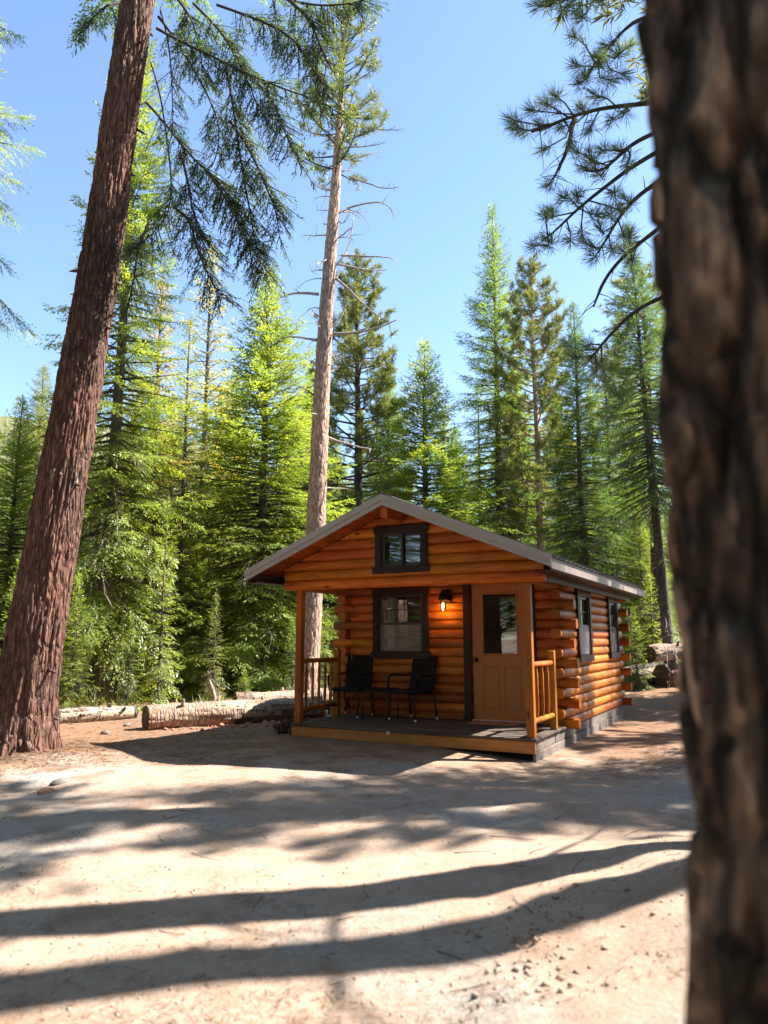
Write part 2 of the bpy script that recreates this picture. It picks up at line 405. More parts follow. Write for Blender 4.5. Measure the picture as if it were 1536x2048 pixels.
def gn(scale, det=6.0, rough=.6):
    n = N(t, 'ShaderNodeTexNoise', Scale=scale, Detail=det, Roughness=rough); t.links.new(tc.outputs['Object'], n.inputs['Vector']); return n
n1 = gn(.45); n2 = gn(2.2); n3 = gn(26, 8, .7); n4 = gn(120, 4, .7); n5 = gn(.18, 3)
sand = ramp(t, n2.outputs[0], [(.3, (.37, .25, .18)), (.55, (.48, .35, .27)), (.75, (.55, .435, .35))]).outputs[0]
grey = ramp(t, n3.outputs[0], [(.3, (.26, .235, .215)), (.7, (.50, .46, .42))]).outputs[0]
duff = ramp(t, n3.outputs[0], [(.3, (.12, .062, .035)), (.55, (.24, .135, .08)), (.75, (.38, .25, .16))]).outputs[0]
g1 = ramp(t, n1.outputs[0], [(.50, (0, 0, 0)), (.64, (1, 1, 1))]).outputs[0]
c = mixc(t, sand, grey, g1)
# needle duff: by distance from the open yard, broken up by noise
sep = N(t, 'ShaderNodeSeparateXYZ'); t.links.new(tc.outputs['Object'], sep.inputs[0])
dy_ = N(t, 'ShaderNodeMapRange'); dy_.inputs[1].default_value = 7.5; dy_.inputs[2].default_value = 12.0; t.links.new(sep.outputs[1], dy_.inputs[0])
dd = N(t, 'ShaderNodeMath', operation='MULTIPLY_ADD'); dd.inputs[1].default_value = .42
t.links.new(dy_.outputs[0], dd.inputs[0]); t.links.new(n2.outputs[0], dd.inputs[2])
d2 = ramp(t, dd.outputs[0], [(.54, (0, 0, 0)), (.76, (.85, .85, .85))]).outputs[0]
c = mixc(t, c, duff, d2)
n6 = gn(1.15, 7, .68); dr = ramp(t, n6.outputs[0], [(.55, (0, 0, 0)), (.72, (.5, .5, .5))]).outputs[0]
c = mixc(t, c, duff, dr)
fy = N(t, 'ShaderNodeMapRange'); fy.inputs[1].default_value = 30; fy.inputs[2].default_value = 70; t.links.new(sep.outputs[1], fy.inputs[0])
brush = ramp(t, gn(.6, 8, .7).outputs[0], [(.36, (.07, .085, .035)), (.52, (.17, .165, .085)), (.66, (.30, .26, .19))]).outputs[0]
c = mixc(t, c, brush, fy.outputs[0])
sp = ramp(t, n4.outputs[0], [(.30, (.62, .55, .48)), (.46, (1, 1, 1)), (.60, (1, 1, 1)), (.74, (1.2, 1.2, 1.2))]).outputs[0]
c = mixc(t, c, sp, 1.0, 'MULTIPLY')
t.links.new(c, b.inputs['Base Color']); b.inputs['Roughness'].default_value = .95; b.inputs['Specular IOR Level'].default_value = .15
hh = N(t, 'ShaderNodeMath', operation='MULTIPLY_ADD'); hh.inputs[1].default_value = .35; t.links.new(n4.outputs[0], hh.inputs[0]); t.links.new(n3.outputs[0], hh.inputs[2])
bump(t, b, hh.outputs[0], .7, .035)
M['ground'] = m
gr = link('ground', np_mesh('ground', np.stack([XX, YY, ZZ], -1).reshape(-1, 3), Q, None, m, True)); gr['kind'] = 'structure'
def gz(x, y): return float(ground_h(np.array([x]), np.array([y]))[0])

# ------------------------------------------------------------------ the cabin
cab = empty('log_cabin', (CO.x, CO.y, DECK), -TH)
tag(cab, 'small orange log cabin with covered porch and taupe metal gable trim', 'cabin')
C_ = .14                                     # log course height
def log_piece(x0, x1, zc, za, zb, ends=None, mat='log', half=.040, bulge=.036, nz=6, name='log', parent=cab, outer_only=False):
    """one log with rounded faces: local X its length, Y the wall's normal; returned unplaced"""
    za, zb = max(za, zc), min(zb, zc + C_)
    zs = np.linspace(za, zb, nz + 1)
    yb = half + bulge * np.sqrt(np.clip(1 - (2 * (zs - zc) / C_ - 1) ** 2, 0, 1))
    ring = [(-y, z) for y, z in zip(yb, zs)] + [((.03 if outer_only else y), z) for y, z in zip(yb[::-1], zs[::-1])]
    V = []; n = len(ring)
    for y, z in ring: V.append(((ends[0](z) if ends else x0), y, z))
    for y, z in ring: V.append(((ends[1](z) if ends else x1), y, z))
    F = [(k, (k + 1) % n, n + (k + 1) % n, n + k) for k in range(n)]
    F = [f[::-1] for f in F]
    F += [tuple(range(n)), tuple(range(2 * n - 1, n - 1, -1))]
    cx = sum(v[0] for v in V) / len(V); cz = (za + zb) / 2
    V = [(v[0] - cx, v[1], v[2] - cz) for v in V]
    me = pd_mesh(name, V, F, M[mat])
    for p in me.polygons: p.use_smooth = len(p.vertices) == 4
    try: me.set_sharp_from_angle(angle=R(45))
    except Exception: pass
    return me, cx, cz
def wall_course(a0, a1, zc, holes, place, **kw):
    """split one course round the openings (a0,a1,z0,z1) and place each piece"""
    segs = [(a0, a1, zc, zc + C_)]
    for (h0, h1, z0, z1) in holes:
        new = []
        for (s0, s1, q0, q1) in segs:
            if z1 <= q0 + .004 or z0 >= q1 - .004 or h1 <= s0 or h0 >= s1: new.append((s0, s1, q0, q1)); continue
            if h0 - s0 > .02: new.append((s0, h0, q0, q1))
            if s1 - h1 > .02: new.append((h1, s1, q0, q1))
            if z0 - q0 > .012: new.append((h0, h1, q0, z0))
            if q1 - z1 > .012: new.append((h0, h1, z1, q1))
        segs = new
    for s0, s1, q0, q1 in segs:
        me, cx, cz = log_piece(s0, s1, zc, q0, q1, **kw); place(me, cx, cz)
XL, XR, YF, YB = -3.655, -.075, 1.655, 5.85       # wall centre lines
EXT = .235; T = .076
NC = 16; Z0 = -.045
DOOR = (-1.43, -.50, 0.0, 2.05); FWIN = (-3.03, -2.24, 1.0, 1.92)
SW1 = (2.48, 3.18, .96, 1.88); SW2 = (4.86, 5.50, .96, 1.88)
def put_front(y):
    def f(me, cx, cz): link('log', me, cab, (cx, y, cz))
    return f
def put_side(x, flip=False):
    def f(me, cx, cz): link('log', me, cab, (x, cx, cz), (0, 0, math.pi / 2))
    return f
rl = random.Random(3)
for k in range(NC):
    zc = Z0 + k * C_; even = k % 2 == 0
    j_ = lambda: rl.uniform(-.02, .02)
    if even: fx0, fx1, sy0, sy1 = XL - EXT - .03, XR + EXT - .0, YF + T, YB - T
    else: fx0, fx1, sy0, sy1 = XL + T, XR - T, YF - EXT, YB + EXT
    ji = [j_() for _ in range(8)] if even else [0] * 8
    js = [0] * 8 if even else [j_() for _ in range(8)]
    wall_course(fx0 + ji[0], fx1 + ji[1], zc, [DOOR, FWIN], put_front(YF))
    wall_course(fx0 + ji[2], fx1 + ji[3], zc, [], put_front(YB))
    wall_course(sy0 + js[0], sy1 + js[1], zc, [SW1, SW2], put_side(XR))
    wall_course(sy0 + js[2], sy1 + js[3], zc, [], put_side(XL))
# roof geometry
RC, RH, EH, RW, RF, RB = -1.808, 3.10, 2.168, 2.259, -.60, 6.25
SL = (RH - EH) / RW; RT = .13
def roof_z(x): return RH - SL * abs(x - RC)
# gable siding over the porch and its back twin
GW = (-2.10, -1.48, 2.20, 2.67)
GX0, GX1 = -3.76, .20; GB = 1.923
for yy, holes in ((0.0, [GW]), (YB, [])):
    k = 0
    while True:
        zc = GB + k * .14 if yy == 0 else 2.195 + k * .14
        if zc > RH - .17: break
        zu = RH - .062
        if zc + .14 > zu - .03: pass
        e0 = lambda z: max(GX0, RC - max(.004, (zu - z) / SL)); e1 = lambda z: min(GX1, RC + max(.004, (zu - z) / SL))
        gaps = [g for g in holes if g[2] < zc + .14 - .004 and g[3] > zc + .004]
        def place(me, cx, cz): link('gable_log', me, cab, (cx, yy, cz))
        if not gaps:
            place(*log_piece(0, 0, zc, zc, zc + .14, ends=(e0, e1), name='gable_log'))
        else:
            g = gaps[0]
            place(*log_piece(0, 0, zc, zc, zc + .14, ends=(e0, lambda z: g[0]), name='gable_log'))
            place(*log_piece(0, 0, zc, zc, zc + .14, ends=(lambda z: g[1], e1), name='gable_log'))
            if g[2] - zc > .012: place(*log_piece(g[0], g[1], zc, zc, g[2], name='gable_log'))
            if zc + .14 - g[3] > .012: place(*log_piece(g[0], g[1], zc, g[3], zc + .14, name='gable_log'))
        k += 1
# side plates carrying the porch roof, ceiling of the porch
for xs in (-3.56, -.06):
    beam('porch_beam', cab, (xs, .06, 2.01), (xs, YF - EXT - .02, 2.01), .09, .165, M['timber'])
nb = 12
for k in range(nb):
    a = .06 + (YF - .1 - .06) * k / nb; b_ = .06 + (YF - .1 - .06) * (k + 1) / nb - .006
    box('ceiling_board', cab, -3.50, -.12, a, b_, 2.185, 2.205, M['soffit'], .003)
# roof: two slopes of ribbed metal, deck boards below, fascias
roof = empty('roof', (0, 0, 0)); roof.parent = cab
for sgn in (-1, 1):
    xe = RC + sgn * RW
    V = []; F = []
    ang = math.atan(SL)
    nrm = Vector((sgn * math.sin(ang), 0, math.cos(ang)))
    top0 = Vector((RC, 0, RH + .004)); top1 = Vector((xe + sgn * .03, 0, EH - SL * .03 + .004))
    ribs = []
    y = RF - .01
    while y < RB + .01: ribs.append(y); y += .23
    prof = []
    for y in ribs: prof += [(y, .0), (y + .015, .03), (y + .045, .03), (y + .06, 0), (y + .145, .006)]
    for (y, dz) in prof:
        for P in (top0, top1): V.append(Vector((P.x, y, P.z)) + nrm * dz)
        for P in (top1, top0): V.append(Vector((P.x, y, P.z)) + nrm * (dz - .004))
    for k in range(len(prof) - 1):
        a, b_ = k * 4, (k + 1) * 4
        for q in range(4): F.append((a + q, a + (q + 1) % 4, b_ + (q + 1) % 4, b_ + q))
    F += [(0, 3, 2, 1), tuple(len(V) - 4 + q for q in range(4))]
    link('roof_sheet', pd_mesh('roof_sheet', V, F, M['roof']), roof)
    # sheathing: boards along the roof
    nbd = 12
    for k in range(nbd):
        f0, f1 = k / nbd, (k + 1) / nbd - .003
        xa = RC + sgn * (RW - .03) * f0; xb = RC + sgn * (RW - .03) * f1
        za, zb = roof_z(xa) - .028, roof_z(xb) - .028
        beam('sheathing_board', roof, ((xa + xb) / 2, RF + .03, (za + zb) / 2), ((xa + xb) / 2, RB - .03, (za + zb) / 2), math.hypot(xb - xa, zb - za), .02, M['soffit'], .002, up=nrm)
    # rafters under the overhangs
    for y in list(np.arange(YF + .2, RB - .2, .6)):
        xa, xb = RC + sgn * 1.2, RC + sgn * (RW - .06)
        beam('rafter', roof, (xa, y, roof_z(xa) - .082), (xb, y, roof_z(xb) - .082), .04, .085, M['soffit'])
    # gable fascia, front and back: broad upper board with a lip below
    for (yf, s) in ((RF, -1), (RB, 1)):
        zc0 = RH - .075; 
        p0 = Vector((RC + sgn * .0, yf + s * .013, RH - .062)); p1 = Vector((xe, yf + s * .013, EH - .062))
        d = (p1 - p0).normalized()
        Vv = []
        for (dy, za, zb) in ((.012, .012, -.128),):
            for P in (p0, p1):
                for yy2 in (-dy, dy):
                    Vv += [(P.x, P.y + yy2, P.z + .062 + za), (P.x, P.y + yy2, P.z + .062 + zb)]
        Fv = [(0, 1, 5, 4), (2, 6, 7, 3), (0, 4, 6, 2), (1, 3, 7, 5), (0, 2, 3, 1), (4, 5, 7, 6)]
        link('gable_fascia', pd_mesh('gable_fascia', Vv, Fv, M['metal']), roof)
        q0 = Vector((RC, yf + s * .034, RH + .016)); q1 = Vector((xe, yf + s * .034, EH + .016))
        Vv = []
        for P in (q0, q1):
            for yy2 in (-.008, .008):
                Vv += [(P.x, P.y + yy2, P.z + .010), (P.x, P.y + yy2, P.z - .075)]
        link('drip_edge', pd_mesh('drip_edge', Vv, Fv, M['metal']), roof)
    # eave fascia along the side
    beam('eave_fascia', roof, (xe - sgn * .012, RF + .002, EH - .075), (xe - sgn * .012, RB - .002, EH - .075), .024, .135, M['eave'])
    xi = (GX1 + .016) if sgn > 0 else (GX0 - .016)
    beam('soffit_board', roof, ((xe - sgn * .026 + xi) / 2, RF + .03, EH - .150), ((xe - sgn * .026 + xi) / 2, RB - .03, EH - .150), abs(xe - sgn * .026 - xi), .016, M['trim'])
    beam('frieze_board', roof, (xi - sgn * .03, .10, EH - .19), (xi - sgn * .03, RB - .3, EH - .19), .026, .09, M['trim'])
Vr = []; Fr = []
for y in (RF - .03, RB + .03):
    Vr += [(RC - .16, y, RH - SL * .16 + .042), (RC, y, RH + .045), (RC + .16, y, RH - SL * .16 + .042), (RC + .16, y, RH - SL * .16 + .034), (RC, y, RH + .037), (RC - .16, y, RH - SL * .16 + .034)]
Fr = [(k, (k + 1) % 6, 6 + (k + 1) % 6, 6 + k) for k in range(6)] + [(0, 5, 4, 1), (1, 4, 3, 2), (6, 7, 10, 11), (7, 8, 9, 10)]
link('ridge_cap', pd_mesh('ridge_cap', Vr, Fr, M['roof']), roof)
beam('ridge_beam', cab, (RC, RF + .04, RH - RT - .085), (RC, -.085, RH - RT - .085), .10, .15, M['log'])
# porch: posts, deck boards, joist faces, railings
for x in (-3.545, -.062): beam('post', cab, (x, .06, 0.002), (x, .06, 1.922), .10, .10, M['timber'], .006)
npl = 11; d1 = YF - .082
for k in range(npl):
    a = -.03 + (d1 + .03) * k / npl; b_ = -.03 + (d1 + .03) * (k + 1) / npl - .007
    box('deck_board', cab, -3.625 + rl.uniform(-.006, .006), .008 + rl.uniform(-.006, .006), a, b_, -.034, 0 - rl.uniform(0, .003), M['deck'], .005)
box('deck_fascia', cab, -3.615, -2.52, -.012, .026, -.178, -.037, M['fresh'], .004)
box('deck_fascia', cab, -2.515, -.002, -.014, .024, -.182, -.037, M['fresh'], .004)
box('deck_joist', cab, -3.60, -3.56, .03, YF - .1, -.18, -.038, M['timber'])
for d in (.55, 1.05): box('deck_joist', cab, -3.55, -.08, d, d + .04, -.18, -.038, M['timber'])
# grey skirting boards along the right side, in two rows
for row, (z0, z1) in enumerate(((-.30, -.175), (-.17, -.048))):
    ys = [.012, 1.02, 3.1, 5.0, YB + .06] if row else [.02, .42, 2.3, 4.2, YB + .05]
    for a, b_ in zip(ys[:-1], ys[1:]): box('skirting_board', cab, -.045, -.005 + rl.uniform(-.006, .004) - .02 * row, a, b_ - .006, z0 - .12 * (1 - row), z1, M['skirt'], .004)
box('skirting_board', cab, XL - .07, XL + .0, 1.6, YB + .05, -.5, -.048, M['skirt'])
box('floor', cab, XL, XR, YF + .07, YB - .07, -.04, -.004, M['deck'])
def turned(name, parent, x, y, z0, z1, r, mat):
    zs = [0, .05, .12, .16, .5, .84, .88, .95, 1]; rs = [.75, .75, .8, 1.15, 1.0, 1.15, .8, .75, .75]
    pts = [(0, 0, (z1 - z0) * q) for q in zs]; V, Qd, Tr = tube(pts, [r * q for q in rs], 10)
    return link(name, np_mesh(name, V, Qd, Tr, mat, True), parent, (x, y, z0))
def railing(x, y0, y1, n, post_y, zt, zb):
    r = empty('railing', (0, 0, 0)); r.parent = cab
    beam('rail_post', r, (x, post_y, .002), (x, post_y, 1.05), .09, .09, M['timber'], .008)
    for nm, z in (('top_rail', zt), ('bottom_rail', zb)):
        V, Qd, Tr = tube([(0, 0, 0), (0, .02, 0), (0, post_y - .05 - y0, 0)], [.03, .036, .034], 10)
        link(nm, np_mesh(nm, V, Qd, Tr, M['timber'], True), r, (x, y0, z))
    for k in range(n):
        y = y0 + (post_y - .045 - y0) * (k + .8) / (n + .6)
        turned('baluster', r, x, y, zb + .025, zt - .02, .021, M['timber'])
railing(-3.55, .112, 1.0, 5, 1.13, .885, .19)
railing(-.052, .112, .9, 3, 1.06, .885, .19)

# windows
def window(parent, wd, ht, loc, rz, style, trim=.105, pale_panel=False):
    """a window in its own frame: X along the wall, -Y outwards, Z up, origin at the opening's lower left on the wall centre line"""
    wnd = empty('window', loc, rz); wnd.parent = parent
    yo = -.088
    for nm, a in (('jamb_trim', (-trim, 0, -.0, ht)), ('jamb_trim', (wd, wd + trim, -.0, ht)),
                  ('head_trim', (-trim - .02, wd + trim + .02, ht + .001, ht + trim)), ('window_sill', (-trim - .03, wd + trim + .03, -trim, -.001))):
        dpt = .022 if nm != 'head_trim' else .028
        if nm == 'window_sill': dpt = .035
        box(nm, wnd, a[0], a[1], yo - dpt, yo, a[2], a[3], M['trim'], .004)
    for a in ((.0, .012, 0, ht), (wd - .012, wd, 0, ht), (.0125, wd - .0125, 0, .012), (.0125, wd - .0125, ht - .012, ht)):
        box('frame', wnd, a[0], a[1], yo + .002, .075, a[2], a[3], M['sash'], .002)
    def sash(x0, x1, z0, z1, y, nxm=0, nzm=0, pane=True, bar=.032):
        for a in ((x0, x0 + bar, z0, z1), (x1 - bar, x1, z0, z1), (x0 + bar + .0004, x1 - bar - .0004, z0, z0 + bar), (x0 + bar + .0004, x1 - bar - .0004, z1 - bar, z1)):
            box('sash', wnd, a[0], a[1], y, y + .03, a[2], a[3], M['sash'], .003)
        V = [(x0 + bar, y + .015, z0 + bar), (x1 - bar, y + .015, z0 + bar), (x1 - bar, y + .015, z1 - bar), (x0 + bar, y + .015, z1 - bar)]
        link('pane', pd_mesh('pane', V, [(0, 1, 2, 3)], M['glass']), wnd)
        for k in range(1, nxm):
            x = x0 + bar + (x1 - x0 - 2 * bar) * k / nxm; box('muntin', wnd, x - .008, x + .008, y + .004, y + .013, z0 + bar + .001, z1 - bar - .001, M['sash'], .002)
        for k in range(1, nzm):
            z = z0 + bar + (z1 - z0 - 2 * bar) * k / nzm; box('muntin', wnd, x0 + bar + .001, x1 - bar - .001, y + .0045, y + .0125, z - .008, z + .008, M['sash'], .002)
    i_ = .014
    if style == 'hung':
        sash(i_, wd - i_, ht * .5 - .016, ht - i_, -.066, 3, 2)
        sash(i_, wd - i_, i_, ht * .5 + .016, -.032, 3, 2)
        V = [(i_, -.078, i_), (wd - i_, -.078, i_), (wd - i_, -.078, ht * .5 - .01), (i_, -.078, ht * .5 - .01)]
        link('pale_panel' if pale_panel else 'insect_screen', pd_mesh('insect_screen', V, [(0, 1, 2, 3)], M['pale_panel' if pale_panel else 'screen']), wnd)
        for a in ((i_, i_ + .02, i_, ht * .5), (wd - i_ - .02, wd - i_, i_, ht * .5), (i_ + .0205, wd - i_ - .0205, ht * .5 - .03, ht * .5)):
            box('screen_frame', wnd, a[0], a[1], -.084, -.0795, a[2], a[3], M['pale_panel' if pale_panel else 'sash'], .001)  # pale frame colour stands in for sunlight on the nearer side window
    else:
        sash(i_, wd * .5 + .015, i_, ht - i_, -.066)
        sash(wd * .5 - .015, wd - i_, i_, ht - i_, -.032)
    return wnd
window(cab, FWIN[1] - FWIN[0], FWIN[3] - FWIN[2], (FWIN[0], YF, FWIN[2]), 0, 'hung')
window(cab, SW1[1] - SW1[0], SW1[3] - SW1[2], (XR, SW1[0], SW1[2]), math.pi / 2, 'hung', pale_panel=True)
window(cab, SW2[1] - SW2[0], SW2[3] - SW2[2], (XR, SW2[0], SW2[2]), math.pi / 2, 'hung')
window(cab, GW[1] - GW[0], GW[3] - GW[2], (GW[0], 0, GW[2]), 0, 'slide', .095)
# curtain inside the front window
V = []; F = []
for k in range(25):
    x = FWIN[0] + .04 + k * .0085; y = YF + .10 + .012 * math.sin(k * 1.3)
    V += [(x, y, 1.02), (x, y, 1.9)]
F = [(2 * k, 2 * k + 2, 2 * k + 3, 2 * k + 1) for k in range(24)]
link('curtain', pd_mesh('curtain', V, F, M['curtain'], True), cab)
# door
door = empty('door', (DOOR[0], YF, 0)); door.parent = cab; dw, dh = DOOR[1] - DOOR[0], DOOR[3]
for a in ((-.115, -.001), (dw + .001, dw + .09)): box('door_trim', door, a[0], a[1], -.112, -.082, .0, dh, M['trim'])
box('door_trim', door, -.12, dw + .1, -.115, -.080, dh + .001, dh + .1, M['trim'])
lx0, lx1 = .018, dw - .018; g0, g1, q0, q1 = .20, .72, .99, 1.88
for nm, a in (('stile', (lx0, g0 - .03, .02, dh - .012)), ('stile', (g1 + .03, lx1, .02, dh - .012)), ('lower_panel', (g0 - .0298, g1 + .0298, .02, q0 - .03)), ('top_rail', (g0 - .0298, g1 + .0298, q1 + .03, dh - .012))):
    box(nm, door, a[0], a[1], -.060, -.018, a[2], a[3], M['door'], .001)
for a in ((g0 - .03, g0, q0 - .03, q1 + .03), (g1, g1 + .03, q0 - .03, q1 + .03), (g0 + .0004, g1 - .0004, q0 - .03, q0), (g0 + .0004, g1 - .0004, q1, q1 + .03)):
    box('glazing_bead', door, a[0], a[1], -.072, -.012, a[2], a[3], M['door'], .006)
link('pane', pd_mesh('pane', [(g0, -.045, q0), (g1, -.045, q0), (g1, -.045, q1), (g0, -.045, q1)], [(0, 1, 2, 3)], M['glass']), door)
box('roller_blind', door, g0 + .002, g1 - .002, -.016, -.012, q1 - .05, q1, M['black'], .001)
for px_ in (.17, .50):                                   # two embossed lower panels
    for a in ((px_, px_ + .02, .18, .80), (px_ + .24, px_ + .26, .18, .80), (px_ + .0204, px_ + .2396, .18, .20), (px_ + .0204, px_ + .2396, .78, .80)):
        box('panel_moulding', door, a[0], a[1], -.073, -.0602, a[2], a[3], M['door'], .003)
V, Qd, Tr = tube([(0, 0, 0), (0, -.006, 0), (0, -.010, 0), (0, -.03, 0), (0, -.035, 0), (0, -.055, 0), (0, -.066, 0)], [.032, .032, .012, .012, .026, .029, .016], 14)
link('knob', np_mesh('knob', V, Qd, Tr, M['black'], True), door, (.078, -.060, .895))
box('threshold', door, .005, dw - .005, -.115, -.012, .002, .018, M['white'], .004)
box('kick_strip', cab, XL + .3, DOOR[0] - .13, YF - .108, YF - .085, .002, .07, M['log'], .004)

# ------------------------------------------------------------------ things on the porch
def cabin_pt(x, y, z): 
    v = CO + CX * x + CY * y; return Vector((v.x, v.y, DECK + z))
def tube_obj(name, parent, pts, rad, mat, n=8, loc=(0, 0, 0)):
    V, Qd, Tr = tube(pts, rad, n); return link(name, np_mesh(name, V, Qd, Tr, mat, True), parent, loc)
def smooth_path(pts, n=24):
    pts = [Vector(p) for p in pts]; P = [pts[0]] + pts + [pts[-1]]; out = []
    for k in range(1, len(P) - 2):
        for q in range(n // (len(P) - 3)):
            u = q / (n // (len(P) - 3)); a, b_, c_, d = P[k - 1], P[k], P[k + 1], P[k + 2]
            out.append(.5 * ((2 * b_) + (c_ - a) * u + (2 * a - 5 * b_ + 4 * c_ - d) * u * u + (3 * b_ - a - 3 * c_ + d) * u ** 3))
    out.append(pts[-1]); return out
def slab(name, parent, W2, prof, th, mat):
    """a woven panel: profile of (y,z) points swept across x with a slight dish"""
    nxs = 9; V = []; F = []
    prof = [Vector((0, p[0], p[1])) for p in prof]; n = len(prof)
    nr = []
    for k in range(n):
        d = prof[min(k + 1, n - 1)] - prof[max(k - 1, 0)]; nr.append(Vector((0, -d.z, d.y)).normalized())
    for s in (1, -1):
        for a in range(nxs):
            u = -1 + 2 * a / (nxs - 1)
            for k in range(n):
                p = prof[k] + nr[k] * (s * th / 2 - .012 * (1 - u * u)); V.append((u * W2, p.y, p.z))
    def I(s, a, k): return (0 if s > 0 else nxs * n) + a * n + k
    for a in range(nxs - 1):
        for k in range(n - 1):
            F.append((I(1, a, k), I(1, a + 1, k), I(1, a + 1, k + 1), I(1, a, k + 1))); F.append((I(-1, a, k), I(-1, a, k + 1), I(-1, a + 1, k + 1), I(-1, a + 1, k)))
        F.append((I(1, a, 0), I(-1, a, 0), I(-1, a + 1, 0), I(1, a + 1, 0))); F.append((I(1, a, n - 1), I(1, a + 1, n - 1), I(-1, a + 1, n - 1), I(-1, a, n - 1)))
    for k in range(n - 1):
        F.append((I(1, 0, k), I(1, 0, k + 1), I(-1, 0, k + 1), I(-1, 0, k))); F.append((I(1, nxs - 1, k), I(-1, nxs - 1, k), I(-1, nxs - 1, k + 1), I(1, nxs - 1, k + 1)))
    return link(name, pd_mesh(name, V, F, mat, False), parent)
def chair(x, y, rz, label):
    p = cabin_pt(x, y, 0.0015); c = empty('porch_chair', p, -TH + rz); tag(c, label, 'chair', 'black wicker chairs on the porch')
    slab('seat', c, .245, [(-.26, .405), (-.245, .435), (-.1, .425), (.1, .41), (.22, .42)], .045, M['wicker'])
    slab('backrest', c, .225, [(.20, .42), (.235, .55), (.27, .72), (.30, .86), (.325, .925), (.335, .935)], .04, M['wicker'])
    for s in (-1, 1):
        for yy, y2, nm in ((-.25, -.265, 'f'), (.20, .27, 'b')):
            lg = tube_obj('leg', c, [(s * .245, yy, .42), (s * .25, (yy + y2) / 2, .2), (s * .252, y2, .012)], .015, M['black'])
            tube_obj('foot_cap', lg, [(s * .252, y2, 0), (s * .252, y2, .012), (s * .252, y2, .034)], [.015, .021, .019], M['white'], 10)
        tube_obj('armrest', c, smooth_path([(s * .25, -.255, .40), (s * .27, -.265, .55), (s * .275, -.22, .645), (s * .275, -.08, .665), (s * .265, .12, .65), (s * .235, .27, .66)], 30), .018, M['wicker'])
    return c
chair(-3.36, 1.255, 0.04, 'black wicker armchair beside the porch railing')
chair(-2.26, 1.235, -.22, 'black wicker armchair turned beneath the porch window')
tb = empty('side_table', cabin_pt(-2.80, 1.19, .0015), -TH); tag(tb, 'low dark side table between the two wicker chairs', 'table')
V, F = cbox(.46, .40, .03, .01); link('table_top', pd_mesh('table_top', V, F, M['wicker']), tb, (0, 0, .435))
for sx in (-1, 1):
    for sy in (-1, 1): tube_obj('leg', tb, [(sx * .205, sy * .175, .42), (sx * .212, sy * .18, .2), (sx * .215, sy * .18, .0)], .012, M['steel'])
for sy in (-1, 1): tube_obj('stretcher', tb, [(-.2, sy * .178, .405), (.2, sy * .178, .405)], .009, M['steel'])
# wall lamp
lp = empty('wall_lamp', cabin_pt(-1.80, YF - .076, 1.70), -TH); tag(lp, 'lit caged wall lamp with black hood beside the door', 'lamp')
V, F = cbox(.11, .03, .22, .01); link('backplate', pd_mesh('backplate', V, F, M['black']), lp, (.0, -.016, .16))
Vh = []; ns = 6
for (y0, y1, z, hw) in ((-.03, -.10, .26, .055), (-.03, -.15, .22, .065), (-.03, -.20, .12, .085), (-.03, -.205, .10, .088)):
    Vh += [(-hw, y0, z), (hw, y0, z), (hw, y1, z), (-hw, y1, z)]
Fh = [(0, 3, 2, 1), (12, 13, 14, 15)]
for k in range(3):
    a = k * 4
    Fh += [(a + q, a + (q + 1) % 4, a + 4 + (q + 1) % 4, a + 4 + q) for q in range(4)]
link('hood', pd_mesh('hood', Vh, Fh, M['black']), lp)
bx, by = -.035, -.125
tube_obj('socket', lp, [(bx, by, .098), (bx, by, .06)], [.026, .022], M['black'], 12)
tube_obj('bulb', lp, [(bx, by, .06), (bx, by, .04), (bx, by, .015), (bx, by, -.01), (bx, by, -.022)], [.010, .014, .017, .012, .002], M['bulb'], 10)
tube_obj('lamp_glass', lp, [(bx, by, .095), (bx, by, .0), (bx, by, -.05), (bx, by, -.07)], [.042, .042, .032, .008], M['lampglass'], 14)
for k in range(6):
    a = k * math.pi / 3; ca, sa = math.cos(a), math.sin(a)
    tube_obj('cage_wire', lp, [(bx + .048 * ca, by + .048 * sa, .098), (bx + .048 * ca, by + .048 * sa, -.02), (bx + .04 * ca, by + .04 * sa, -.055), (bx + .008 * ca, by + .008 * sa, -.080)], .0028, M['black'], 5)
for z in (.06, .015, -.025):
    rp = [(bx + .049 * math.cos(a), by + .049 * math.sin(a), z) for a in np.linspace(0, 2 * math.pi, 17)]
    tube_obj('cage_ring', lp, rp, .0028, M['black'], 5)
ld = bpy.data.lights.new('lamp_light', 'POINT'); ld.energy = .5; ld.color = (1.0, .36, .08); ld.shadow_soft_size = .05
ll = bpy.data.objects.new('lamp_light', ld); COL.objects.link(ll); ll.parent = lp; ll.location = (bx, by - .0, -.10)
# mat, deck marker light, hanging cord
mt = box('door_mat', None, -.36, .36, -.2, .2, .0, .014, M['redwood'], .004); mt.location = cabin_pt(-.97, 1.30, .0095); mt.rotation_euler = (0, 0, -TH)
tag(mt, 'flat reddish brown mat in front of the porch door', 'mat')
sn = empty('deck_light', cabin_pt(-2.02, -.034, -.045), -TH); tag(sn, 'tiny white marker light on the front edge of the deck', 'light')
V, F = cbox(.045, .016, .04, .004); link('housing', pd_mesh('housing', V, F, M['white']), sn, (0, -.006, 0))
V, F = cbox(.026, .006, .022, .002); link('lens', pd_mesh('lens', V, F, M['glass']), sn, (0, -.0165, 0))
cd = tube_obj('hanging_cord', None, smooth_path([(0, 0, 1.32), (.02, -.01, 1.30), (.03, -.015, 1.2), (.025, -.02, .9), (.03, -.02, .5), (.025, -.02, .1), (.03, -.05, .012), (.12, -.10, .010), (.2, -.05, .010)], 48), .007, M['redwood'], 6)
cd.location = cabin_pt(-3.55, YF - .095, .002); cd.rotation_euler = (0, 0, -TH)
tag(cd, 'thin dark red cord hanging down the porch wall corner', 'cord')

